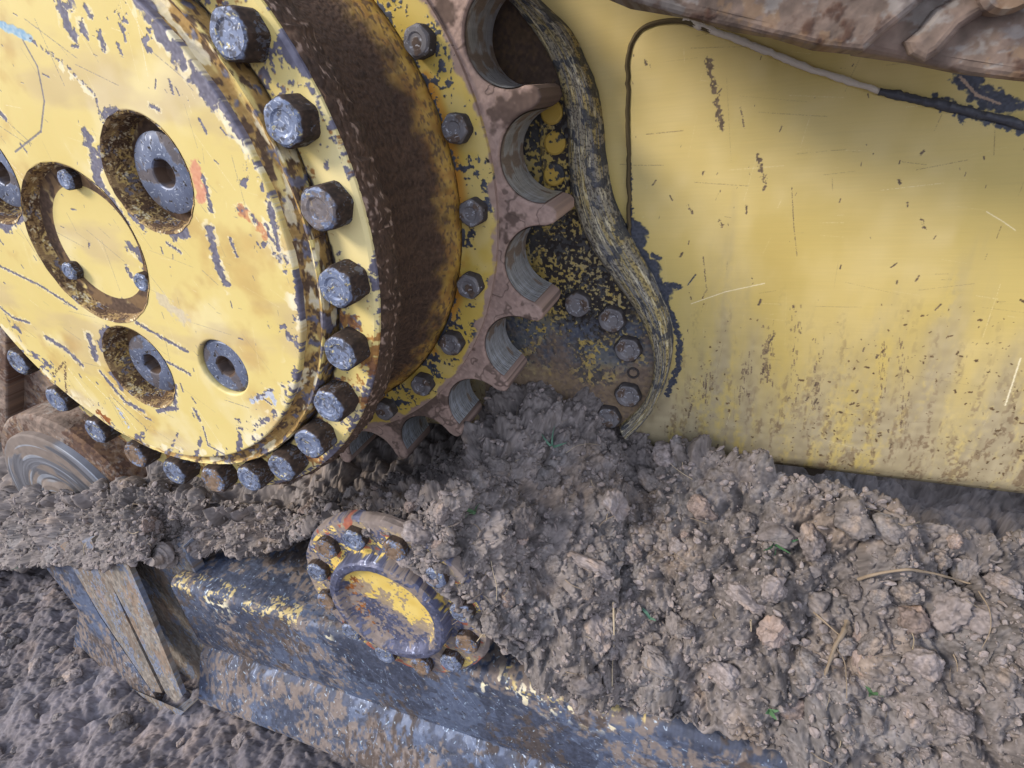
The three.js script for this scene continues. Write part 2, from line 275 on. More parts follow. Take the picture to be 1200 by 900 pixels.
// stepped edge of the cover, bolt flange and drum (one turned piece each)
const rimSkin = new Skin(2048, 128, -Math.PI, 3 * Math.PI, 0, .08);
{
  const S = rimSkin, R = rng(3);
  S.fill(YEL, 40);
  S.cover({ ...RUST, c: [132, 100, 54], d: [170, 136, 84] }, (u, v) => .85 * step(.30, .54, f2(u * 9, v * 90, 4, 5) + .1 - .25 * step(.020, .026, v) * step(.032, .028, v)), 300);
  S.cover(MUD, (u, v) => step(.54, .62, f2(u * 40, v * 220, 8, 4)) * .9, 300);
  S.cover(CHIP, (u, v) => step(.60, .66, f2(u * 30 + 4, v * 120, 9, 4)), 300);
  S.cover(PALE, (u, v) => step(.62, .66, f2(u * 12 + 9, v * 100, 12, 4)) * .8, 300);
}
const edge = part('cover_edge', setUV(revolve([[.241, .0016], [.2432, -.003], [.2455, -.0075], [.249, -.0098], [.2535, -.0098], [.2565, -.0068], [.2588, -.0058], [.2602, -.0075], [.2604, -.012], [.2604, -.034]], 160, .5, (a, j) => (n2(a * 30, j, 3) - .5) * .0012), rimSkin, (x, y, z, u, v) => [u, v]), rimSkin.material({ bump: .002 }), cover);
edge.userData.label = 'rusty stepped edge of the hub cover';
const flangeSkin = new Skin(1000, 1000, -.32, .32, -.32, .32);
{
  const S = flangeSkin, R = rng(8);
  S.fill(YEL, 14);
  S.cover(PALE, (u, v) => .35 * step(.5, .7, f2(u * 18, v * 18, 31, 4)), 40);
  S.cover(CHIP, (u, v) => { const r = Math.hypot(u, v); return step(.58, .61, rag(u, v, 40, 44) + (r > .299 ? .08 : 0)); }, 300);
  S.cover(RUST, (u, v) => .7 * step(.57, .62, rag(u + .1, v, 34, 47)), 300);
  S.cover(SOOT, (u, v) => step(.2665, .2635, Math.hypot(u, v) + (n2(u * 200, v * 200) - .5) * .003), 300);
  S.speck(400, CHIP, [-.31, .31, -.31, .31], .001, .005, R, { long: 2.5, keep: (u, v) => Math.hypot(u, v) > .255 ? 1 : 0 });
}
part('bolt_flange', setUV(revolve([[.255, -.032], [.2615, -.032], [.263, -.0235], [.265, -.0225], [.3, -.0225], [.3035, -.0245], [.304, -.027], [.302, -.031]], 192, .5), flangeSkin, flat), flangeSkin.material({ bump: .0015 }), drive);
const drumSkin = new Skin(2048, 512, -Math.PI, 3 * Math.PI, 0, .40);
{
  const S = drumSkin, R = rng(9);
  S.fill({ ...MUD, c: [62, 47, 38], d: [88, 68, 54], h: .5 }, 30);
  S.each((u, v, k) => { const g = n2(u * 110, v * 420, 3) * .6 + n2(u * 240, v * 900, 4) * .4; S.q[k + 2] = g; for (let n = 0; n < 3; n++) S.c[k + n] *= .72 + .56 * g; });
  S.cover({ ...DUST, c: [150, 128, 116], d: [178, 156, 142] }, (u, v) => .8 * step(.68, .72, f2(u * 70, v * 260, 14, 2)) * step(.03, .02, Math.abs(v - .025)), 300);
  S.cover({ ...YEL, c: [176, 138, 56], d: [196, 160, 76] }, (u, v) => step(.196, .226, v + (f2(u * 12, v * 60, 33, 4) - .5) * .05) * .9, 100);
  S.cover({ ...RUST, c: [128, 84, 40], d: [160, 112, 60] }, (u, v) => .45 * step(.44, .66, f2(u * 30, v * 160, 36, 5)) * step(.19, .215, v), 200);
  S.cover(MUD, (u, v) => step(.58, .63, f2(u * 70, v * 420, 39, 4)) * step(.14, .17, v) * .7, 200);
}
const drumProfile = [[.300, -.0275], [.305, -.0265], [.3075, -.031], [.308, -.042], [.307, -.054], [.303, -.0585], [.286, -.061], [.272, -.060], [.264, -.07], [.261, -.085], [.2605, -.11], [.261, -.135], [.263, -.152], [.268, -.168], [.276, -.18], [.285, -.1905], [.2925, -.1975], [.2945, -.2015], [.2945, -.215]];
const drum = part('drum', setUV(revolve(drumProfile, 512, .9, (a, j, r, z) => (j < 5 ? (n3(Math.cos(a) * 60, Math.sin(a) * 60, z * 160, 2) - .5) * .005 + (n3(Math.cos(a) * 160, Math.sin(a) * 160, z * 300, 4) - .5) * .003 : (n3(Math.cos(a) * 40, Math.sin(a) * 40, z * 60, 3) - .5) * .002)), drumSkin, (x, y, z, u, v) => [u, v]), drumSkin.material({ bump: .003 }), drive);
drum.userData.label = 'drum caked with dark brown mud';

// mounting ring with its bolts
const ringSkin = new Skin(1200, 1200, -.35, .35, -.35, .35);
{
  const S = ringSkin, R = rng(12);
  S.fill({ ...YEL, c: [184, 158, 70], d: [202, 178, 92] }, 16);
  S.cover({ ...DUST, c: [196, 178, 120], d: [206, 190, 140], h: undefined }, (u, v) => .6 * step(.45, .7, f2(u * 26, v * 26, 51, 4)), 60);
  S.cover({ ...RUST, c: [170, 116, 36], d: [190, 140, 60] }, (u, v) => step(.5, .62, f2(u * 30, v * 30, 52, 4)) * step(.312, .298, Math.hypot(u, v)), 60);
  S.cover(BLUEBLK, (u, v) => { const r = Math.hypot(u, v); return step(.6, .64, rag(u, v, 40, 57) + step(.302, .296, r) * .09); }, 200);
  S.cover({ ...DUST, c: [146, 124, 114], d: [164, 142, 130] }, (u, v) => { const r = Math.hypot(u, v); return step(.0, .004, r - .3325 + (f2(u * 60, v * 60, 58, 4) - .5) * .022); }, 200);
  S.speck(1600, SOOT, [-.34, .34, -.34, .34], .0008, .0028, R, { long: 2, keep: (u, v) => Math.hypot(u, v) > .285 && u > -.05 ? .9 : 0 });
}
const ringMat = ringSkin.material({ bump: .0016 });
const ring = part('mounting_ring', setUV(revolve([[.288, -.212], [.2945, -.212], [.2965, -.2055], [.299, -.2045], [.334, -.2045], [.338, -.2065], [.3385, -.216]], 192, .5), ringSkin, flat), ringMat, drive);
{
  const R = rng(78), geo = boltSkins.map(({ S }) => boltGeo(.0275, .0165, S));
  for (let i = 0; i < 24; i++) {
    const a = (26.5 - i * 15) * Math.PI / 180, n = i % 3, b = part('ring_bolt', geo[n], ringBoltMat(n), drive);
    b.position.set(Math.cos(a) * .315, Math.sin(a) * .315, -.2045); b.rotation.z = R() * 6.28;
  }
}
function ringBoltMat(n) {
  ringBoltMat.m ??= [0, 1, 2].map((i) => { const S = new Skin(256, 256, -.045, .045, -.045, .045), R = rng(60 + i); S.fill({ ...STEEL, c: [96, 94, 98], d: [132, 130, 134], rough: .6, metal: .3 }, 80); S.cover(MUD, (u, v) => .8 * step(.48, .66, f2(u * 110 + i, v * 110, 6, 4)), 300); S.cover(SOOT, (u, v) => step(.0155, .0175, Math.hypot(u, v)) * .75, 200); S.speck(40, SPARK, [-.016, .016, -.016, .016], .0006, .002, R, { long: 3, a: .6 }); return S.material({ bump: .002 }); });
  return ringBoltMat.m[n];
}
// sprocket
const NT = 22, TPH = 4.1 * Math.PI / 180, RP = .0445, CP = .3895, ZS0 = -.286, ZS1 = -.2115;
const sprSkin = new Skin(1200, 1200, -.43, .43, -.43, .43);
{
  const S = sprSkin, R = rng(15);
  S.fill({ ...DUST, c: [142, 120, 112], d: [166, 144, 134] }, 18);
  S.each((u, v, k) => { const g = f2(u * 240, v * 240, 3, 3), w = f2(u * 50, v * 50, 7, 4); S.q[k + 2] = .35 * g + .65 * w; for (let n = 0; n < 3; n++) S.c[k + n] *= .78 + .26 * g + .2 * w; });
  S.cover({ ...MUD, c: [74, 60, 54], d: [96, 80, 72] }, (u, v) => step(.6, .66, f2(u * 26, v * 26, 21, 5)) * .8, 300);
  S.cover({ ...MUD, c: [62, 52, 48], d: [80, 66, 58] }, (u, v) => step(.022, .008, Math.abs(f2(u * 30, v * 30, 25, 4) - .5)) * .5, 200);
}
function sprocketShape() {
  const s = new THREE.Shape(), pts = [], half = Math.PI / NT;
  for (let i = 0; i < NT; i++) {
    const a0 = TPH - i * 2 * half;                        // pocket centre
    const cx = Math.cos(a0) * CP, cy = Math.sin(a0) * CP;
    for (let k = 0; k <= 20; k++) { const t = a0 + Math.PI + (-1 + 2 * k / 20) * 1.52; pts.push([cx - 0 + Math.cos(t) * RP, cy + Math.sin(t) * RP, a0]); }
    const at = a0 - half; for (const [d, r] of [[.021, .3985], [.010, .4025], [-.010, .4025], [-.021, .3985]]) pts.push([Math.cos(at + d) * r, Math.sin(at + d) * r]);
  }
  // keep the outline turning one way round
  pts.forEach(([x, y], i) => i ? s.lineTo(x, y) : s.moveTo(x, y));
  s.closePath();
  s.holes.push(disc(.30)); return s;
}
const spr = part('sprocket', setUV(slab(sprocketShape(), ZS0, ZS1, .003, 3, 64), sprSkin, flat), sprSkin.material({ bump: .003 }), drive);
spr.userData.label = 'muddy sprocket with rounded pockets between its teeth';
// polished pocket faces, worn bright by the chain
const pocketSkin = new Skin(256, 256, -1.8, 1.8, -.04, .04);
{
  const S = pocketSkin; S.fill({ ...STEEL, c: [160, 163, 168], d: [192, 195, 200], rough: .3, metal: .5, h: .5 }, 20);
  S.each((u, v, k) => { const g = n2(u * 4, v * 1500, 3); S.q[k] = .22 + .3 * g; S.q[k + 2] = .4 + .2 * g; for (let n = 0; n < 3; n++) S.c[k + n] *= .8 + .35 * g; });
  S.cover({ ...MUD, c: [92, 76, 62], d: [120, 102, 86] }, (u, v) => .8 * step(.48, .64, f2(u * 1.6 + 2, v * 60, 12, 4) + u * .10), 200);
  S.cover(SPARK, (u, v) => step(.7, .76, n2(u * 3, v * 900, 5)) * step(.2, .9, -u) * .7, 200);
}
{
  const mat = pocketSkin.material({ bump: .0008 }), pos = [], uv = [], idx = [], N = 28;
  for (let j = 0; j < 2; j++) for (let k = 0; k <= N; k++) { const t = Math.PI + (-1 + 2 * k / N) * 1.5; pos.push(Math.cos(t) * (RP - .0012), Math.sin(t) * (RP - .0012), j ? ZS1 - .0036 : ZS0 + .0036); uv.push(-(-1 + 2 * k / N) * 1.6, j ? .034 : -.034); }
  for (let k = 0; k < N; k++) idx.push(k, k + 1, N + 1 + k, k + 1, N + 2 + k, N + 1 + k);
  const g = new THREE.BufferGeometry(); g.setAttribute('position', new THREE.Float32BufferAttribute(pos, 3)); g.setAttribute('uv', new THREE.Float32BufferAttribute(uv, 2)); g.setIndex(idx); g.computeVertexNormals();
  setUV(g, pocketSkin, (x, y, z, u, v) => [u, v]);
  for (let i = 0; i < NT; i++) { const a = TPH - i * 2 * Math.PI / NT, o = part('pocket_face', g, mat, spr); o.position.set(Math.cos(a) * CP, Math.sin(a) * CP, 0); o.rotation.z = a; }
}
settle(drive, 0, -.42, -.13);

// ================================================================ HULL BEHIND THE SPROCKET
const hull = thing('bulldozer_hull', 'yellow steel hull side with scratched panel and bolted case flange', 'hull');
const ZH = -.318, DZ = -.014;
const hullSkin = new Skin(1700, 1200, .30, 1.25, -.46, .22);
{
  const S = hullSkin, C = P2(ZH), R = rng(21), st = (pts, w, s, o) => S.stroke(pts.map(([x, y]) => C(x, y)), w, s, o);
  const Y = { ...YEL, c: [188, 166, 94], d: [202, 183, 114] };
  S.fill(Y, 8);
  S.cover({ ...DUST, c: [204, 184, 120], d: [214, 196, 140], h: undefined, rough: .55 }, (u, v) => .6 * step(.38, .68, f2(u * 16, v * 9, 3, 5)), 60);
  S.each((u, v, k) => { const g = n2(u * 22, v * 700, 4) * .5 + n2(u * 60, v * 1300, 6) * .5; S.q[k] += (g - .5) * .12; for (let n = 0; n < 3; n++) S.c[k + n] *= .985 + .03 * g; });
  // dried grey film running down in streaks, and rust pits, towards the lower edge
  S.cover({ ...DUST, c: [152, 140, 116], d: [174, 162, 136], h: undefined }, (u, v) => { const low = step(-.12, -.34, v + (f2(u * 30, v * 5, 13, 5) - .5) * .34); return .9 * low * step(.18, .52, .7 * f2(u * 70, v * 14, 15, 5) + .3 * f2(u * 300, v * 200, 16, 3)); }, 150);
  S.cover({ ...MUD, c: [104, 86, 66], d: [130, 110, 86], h: .66 }, (u, v) => { const low = step(-.14, -.40, v + (f2(u * 60, v * 6, 23, 5) - .5) * .24); return .75 * low * step(.50, .66, f2(u * 130, v * 34, 25, 5)) * step(.4, .6, f2(u * 340, v * 240, 27, 3)); }, 200);
  S.speck(3200, { ...MUD, c: [80, 64, 46], d: [112, 90, 62], h: .68 }, [.42, 1.2, -.41, -.10], .0007, .003, R, { long: 1.4, keep: (u, v) => step(-.1, -.3, v) * step(.35, .6, f2(u * 14, v * 10, 34, 3)) * (u > .7 ? 1 : .45) });
  S.speck(260, { ...CHIP, c: [86, 74, 60], d: [120, 104, 84] }, [.44, 1.2, -.4, .14], .0008, .003, R, { long: 4, dir: 1.45, spread: 1.3 });
  for (let i = 0; i < 260; i++) { const u = .44 + R() * .7, v = -.36 + R() * .5, a = R() < .6 ? (R() - .5) * .5 : 1.5 + (R() - .5) * .6, l = .006 + R() ** 3 * .08; S.stroke([[u, v], [u + Math.cos(a) * l, v + Math.sin(a) * l]], .0005 + R() * .0006, R() < .5 ? PALE : { ...MUD, h: .55 }, { irr: .5, a: .2 + .45 * R(), gap: .42 }); }
  for (const [p, w, o] of [[[[830, 70], [836, 96], [846, 152]], .0062, { gap: .4 }], [[[889, 184], [896, 212]], .0055], [[[928, 220], [930, 262]], .0012], [[[868, 126], [872, 150]], .0018], [[[806, 240], [812, 250]], .003], [[[843, 258], [846, 264]], .004], [[[824, 300], [828, 340], [822, 352]], .0016], [[[930, 262], [934, 300]], .001], [[[1080, 258], [1084, 268]], .003], [[[812, 470], [806, 490]], .003]]) st(p, w, { ...CHIP, c: [92, 78, 62], d: [126, 110, 90] }, { irr: 1, ...o, gap: .46 });
  for (const [x, y0, y1, w] of [[934, 345, 470, .006], [902, 380, 450, .010], [875, 410, 470, .006], [960, 390, 480, .006], [1035, 400, 470, .004], [830, 420, 470, .006], [1060, 380, 500, .005]]) for (let i = 0; i < 60; i++) { const t = R() ** .7, X = x - 4 * t + (R() + R() - 1) * 9, Y = mix(y0, y1, t), l = R() ** 2 * 7; st([[X, Y], [X - .2, Y + l]], w * (.12 + .3 * R() ** 2), { ...MUD, c: [84, 68, 56], d: [120, 102, 86] }, { irr: 1, a: .4 + .5 * R() }); }
  st([[810, 356], [850, 342], [896, 332]], .0014, PALE, { irr: .4 }); st([[1156, 248], [1176, 260], [1190, 270]], .0012, PALE, { irr: .4 }); st([[1196, 420], [1178, 475]], .002, PALE, { irr: .5 });
  // blue-black bare patches along the worn seam
  for (const [p, w, o] of [[[[737, 190], [738, 240], [744, 278]], .006, { irr: .9, gap: .3 }], [[[742, 268], [752, 300], [768, 330], [780, 352]], .026, { irr: .7 }], [[[776, 346], [790, 376], [797, 402], [794, 432], [782, 462]], .008, { irr: .8 }], [[[765, 300], [772, 303]], .008, {}], [[[783, 335], [796, 336]], .009, {}], [[[806, 334], [815, 322]], .002, {}], [[[690, 145], [702, 138]], .006, { irr: 1 }], [[[704, 236], [708, 246]], .005, { irr: 1 }], [[[700, 160], [704, 170]], .003, { irr: 1 }]]) st(p, w, BLUEBLK, { irr: .7, ...o });
  for (const [p, w] of [[[[1096, 118], [1130, 130], [1200, 152]], .010], [[[1130, 86], [1150, 108], [1190, 128]], .016], [[[1125, 130], [1128, 142]], .005]]) st(p, w, BLUEBLK, { irr: .8 });
  st([[1128, 90], [1148, 112], [1175, 122]], .003, DUST, { irr: .5 });
}
const hullMat = hullSkin.material({ bump: .001 });
// side sheet with rolled lower edge, drawn out along x
function drawn(profile, x0, x1, nx = 2) {                // profile of [z, y], uv = x, length along the profile from its start
  const pos = [], uv = [], idx = []; let L = 0; const n = profile.length;
  profile.forEach(([z, y], j) => { if (j) L += Math.hypot(z - profile[j - 1][0], y - profile[j - 1][1]); for (let i = 0; i < nx; i++) { const x = mix(x0, x1, i / (nx - 1)); pos.push(x, y, z); uv.push(x, L); } });
  for (let j = 0; j + 1 < n; j++) for (let i = 0; i + 1 < nx; i++) { const a = j * nx + i, b = a + nx; idx.push(a, b, a + 1, a + 1, b, b + 1); }
  const g = new THREE.BufferGeometry(); g.setAttribute('position', new THREE.Float32BufferAttribute(pos, 3)); g.setAttribute('uv', new THREE.Float32BufferAttribute(uv, 2)); g.setIndex(idx); return g;
}
const arc = (cz, cy, r, a0, a1, n = 10) => Array.from({ length: n + 1 }, (_, i) => { const a = mix(a0, a1, i / n) * Math.PI / 180; return [cz + Math.cos(a) * r, cy + Math.sin(a) * r]; });
const rolled = (z, yTop, yBot, r) => [[z, yTop], [z, yBot + r], ...arc(z - r, yBot + r, r, 0, -90, 12), [z - r - .12, yBot]];
part('hull_sheet', setUV(toCreasedNormals(drawn(rolled(ZH - .008, .75, -.402, .035), -1.4, 1.9), 1), hullSkin, flat), hullMat, hull);
{
  const C = P2(ZH), line = [[737, 470], [737, 240], [736, 120], [736, 70], [741, 48], [752, 34], [772, 26], [800, 25], [832, 36], [880, 54], [950, 82], [1030, 108], [1100, 124], [1200, 148], [1320, 176]].map(([x, y]) => C(x, y));
  const end = line[line.length - 1], pts = [[line[0][0], -.34], ...line.slice(1), [1.6, end[1] - .1], [1.6, -.34]];
  const flatPart = slab(poly(pts), ZH - .02, ZH, .005, 4);
  const low = drawn([[ZH, -.335], ...rolled(ZH, -.34, -.396, .035).slice(1)], line[0][0], 1.6);
  part('side_panel', setUV(mergeGeometries([flatPart, toCreasedNormals(low, 1)].map((g) => { const q = g.index ? g.toNonIndexed() : g; for (const n of Object.keys(q.attributes)) if (!['position', 'normal', 'uv'].includes(n)) q.deleteAttribute(n); return q; })), hullSkin, flat), hullMat, hull);
  { const q = line.slice(0, 9).map(([x, y]) => new THREE.Vector3(x, y, ZH - .0005)), g = new THREE.TubeGeometry(new THREE.CatmullRomCurve3(q), 160, .0026, 6); const p = g.attributes.position; for (let i = 0; i < p.count; i++) { p.setX(i, p.getX(i) + (n3(p.getX(i) * 90, p.getY(i) * 200, 1) - .5) * .002); } g.computeVertexNormals(); part('panel_seam', g, new THREE.MeshStandardMaterial({ color: new THREE.Color(.10, .075, .035), roughness: .85 }), hull); }  // thin dark tube drawn along the panel edge as its seam line
  // weld bead along the upper edge, bare and pale, then blue-black
  const bead = (a, b, r, m, name, z = ZH - .001) => { const q = line.slice(a, b).map(([x, y]) => new THREE.Vector3(x, y + .001, z)); const c = new THREE.CatmullRomCurve3(q), g = new THREE.TubeGeometry(c, 220, r, 12); const p = g.attributes.position; for (let i = 0; i < p.count; i++) { const k = 1 + (f3(p.getX(i) * 160, p.getY(i) * 160, p.getZ(i) * 160) - .5) * 1.1; const s = c.getPointAt(clamp(Math.floor(i / 13) / 220)); p.setXYZ(i, s.x + (p.getX(i) - s.x) * k, s.y + (p.getY(i) - s.y) * k, s.z + (p.getZ(i) - s.z) * k); } g.computeVertexNormals(); return part(name, g, m, hull); };
  bead(7, 12, .0029, new THREE.MeshStandardMaterial({ color: new THREE.Color(.58, .53, .46), roughness: .7 }), 'weld_bead').userData.label = 'pale bare weld bead';
  bead(11, 15, .0038, new THREE.MeshStandardMaterial({ color: new THREE.Color(.07, .075, .095), roughness: .55, metalness: .3 }), 'weld_bead').userData.label = 'blue-black bare weld bead';
}
// case flange: lip that follows the sprocket, flaring into a lobe with bolts
const caseSkin = new Skin(1000, 1000, .22, .62, -.46, .28);
{
  const S = caseSkin;
  S.fill({ ...YEL, c: [158, 136, 70], d: [182, 160, 92], rough: .7 }, 16);
  S.cover({ ...DUST, c: [150, 142, 116], d: [172, 160, 130] }, (u, v) => .6 * step(.45, .6, rag(u, v, 22, 12)), 100);
  S.cover({ ...BLUEBLK, c: [40, 42, 50], d: [64, 66, 74] }, (u, v) => .9 * step(.50, .56, f2(u * 260, v * 260, 22, 3) * .55 + f2(u * 26, v * 26, 23, 4) * .45 + .01), 200);
  S.cover(SOOT, (u, v) => step(.44, .52, f2(u * 300, v * 300, 26, 3)) * step(.0, .03, .085 - Math.hypot(u - .41, (v + .12) * .8)), 300);
  S.cover({ ...BLUEBLK, c: [62, 70, 88], d: [90, 98, 116] }, (u, v) => .8 * step(.5, .56, rag(u, v, 30, 33) + .04) * step(.05, .02, Math.abs(v + .215)), 300);
  S.cover({ ...MUD, c: [64, 50, 42], d: [88, 70, 58] }, (u, v) => step(.07, .10, v + (rag(u, v, 30, 37) - .5) * .12) * .9, 300);  // brown mud that also paints in the shade of the void behind the upper pocket
  S.cover({ ...MUD, c: [104, 88, 76], d: [126, 108, 94] }, (u, v) => step(-.20, -.27, v + (rag(u, v, 30, 27) - .5) * .2) * .85, 300);
}
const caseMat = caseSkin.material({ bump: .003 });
const lipSkin = new Skin(1400, 128, 0, 1, 0, 1);
{
  const S = lipSkin, W = (u, v, a, b, s) => f2(u * a, v * b, s, 4);
  S.fill({ ...YEL, c: [150, 134, 84], d: [176, 158, 104], rough: .7 }, 20);
  S.cover({ ...DUST, c: [134, 130, 122], d: [160, 154, 140] }, (u, v) => step(.36, .56, W(u, v, 16, 14, 3)) * .85, 200);
  S.cover({ ...BLUEBLK, c: [70, 78, 102], d: [100, 108, 132] }, (u, v) => step(.54, .66, W(u, v, 7, 40, 5) + .06 * step(.6, .2, v) * (u < .16 || u > .5 ? 1 : -.3)) * .5, 200);
  S.cover(SOOT, (u, v) => step(.54, .62, f2(u * 320, v * 40, 8, 4)) * .55, 200);
  S.cover({ ...BLUEBLK, c: [36, 40, 52], d: [60, 66, 82] }, (u, v) => step(.58, .66, f2(u * 60, v * 5, 11, 5) + .2 * step(.22, .0, v)) * .7, 200);
  S.cover(PALE, (u, v) => step(.66, .70, f2(u * 40, v * 30, 13, 4)) * .6, 200);
}
{
  const C = P2(-.275 + DZ), D = P2(-.296 + DZ);
  const out = [[560, -70], [600, -25], [625, 0], [657, 32], [677, 70], [691, 105], [699, 150], [702, 185], [710, 230], [725, 268], [745, 302], [768, 345], [782, 380], [786, 412], [780, 450], [762, 490], [735, 520]].map(([x, y]) => C(x, y));
  const inn = [[520, -70], [562, -28], [592, 0], [627, 45], [647, 82], [657, 120], [662, 155], [663, 200], [672, 250], [692, 296], [720, 336], [744, 370], [760, 406], [764, 440], [752, 478], [725, 505]].map(([x, y]) => C(x, y));
  const curve = (l, n) => new THREE.SplineCurve(l.map(([x, y]) => new THREE.Vector2(x, y))).getPoints(n).map((p) => [p.x, p.y]);
  const N = 240, co = curve(out, N), ci = curve(inn, N), K = [[0, -.312], [0, -.298], [.06, -.287], [.15, -.2795], [.3, -.2765], [.42, -.2772], [.5, -.2752], [.62, -.2765], [.72, -.2768], [.88, -.2805], [1, -.288], [1, -.31]];
  const pos = [], uv = [], idx = [];
  for (let j = 0; j < K.length; j++) for (let i = 0; i <= N; i++) { const [t, z] = K[j], rg = (f2(i * .22, 3, 9, 3) - .5) * .10 * (j < 3 ? 1 : 0), x = mix(co[i][0], ci[i][0], t - rg * .4), y = mix(co[i][1], ci[i][1], t - rg * .4); const w = (f3(x * 60, y * 60, t * 9, 5) - .5) * .0022; pos.push(x, y, z + DZ + (j > 1 && j < 10 ? w : 0)); uv.push(i / N, j / (K.length - 1)); }
  for (let j = 0; j + 1 < K.length; j++) for (let i = 0; i < N; i++) { const a = j * (N + 1) + i, b = a + N + 1; idx.push(a, a + 1, b, a + 1, b + 1, b); }
  const g = new THREE.BufferGeometry(); g.setAttribute('position', new THREE.Float32BufferAttribute(pos, 3)); g.setAttribute('uv', new THREE.Float32BufferAttribute(uv, 2)); g.setIndex(idx);
  part('case_lip', setUV(toCreasedNormals(g, .8), lipSkin, (x, y, z, u, v) => [u, v]), lipSkin.material({ bump: .004 }), hull).userData.label = 'worn curved lip with scuffed blue and yellow paint';
  const plate = [...ci.map((p) => [p[0] + .004, p[1]]), [.25, -.47], [.22, .2]];
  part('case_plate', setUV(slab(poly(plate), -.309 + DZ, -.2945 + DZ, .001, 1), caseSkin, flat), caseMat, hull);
  // round dowel ends and flange bolts
    const pad = [[632, 108], [664, 108], [672, 150], [668, 232], [640, 232], [634, 170]].map(([x, y]) => D(x, y));
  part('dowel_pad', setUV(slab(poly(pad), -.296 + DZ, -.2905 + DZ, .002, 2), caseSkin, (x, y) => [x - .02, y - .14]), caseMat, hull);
  const dowelMat = new THREE.MeshStandardMaterial({ map: ringMat.map, color: new THREE.Color(.8, .72, .6), roughness: .8 });
  for (const [x, y] of [[646, 132], [650, 168], [649, 205]]) { const [u, v] = P2(-.287 + DZ)(x, y), o = part('dowel', setUV(revolve([[.0001, .003], [.0105, .003], [.0125, .0015], [.013, -.008]], 24, .5), ringSkin, (a, b) => [a + .2, b - .25 + y * 2e-4]), dowelMat, hull); o.position.set(u, v, -.2885 + DZ); }
  const bg = boltGeo(.034, .010, boltSkins[0].S), bm = ringBoltMat(1);
  for (const [x, y] of [[735, 411], [735, 465], [712, 491], [716, 376], [676, 358]]) { const [u, v] = P2(-.285 + DZ)(x, y), o = part('flange_bolt', bg, bm, hull); o.position.set(u, v, -.2945 + DZ); o.rotation.z = x; }
  { const [u, v] = P2(-.294 + DZ)(742, 437); const o = part('bolt_hole', revolve([[.0001, -.012], [.0052, -.012], [.0055, .001], [.0062, .0022], [.0078, .0022], [.0085, -.002]], 24, .5), ringBoltMat(0), hull); o.position.set(u, v, -.2945 + DZ); }
}
part('belly_plate', new THREE.BoxGeometry(3.3, .62, .02).translate(.25, -.68, -.62), new THREE.MeshStandardMaterial({ color: new THREE.Color(.16, .13, .11), roughness: .95 }), hull);
settle(hull, .6, -.386, -.36);

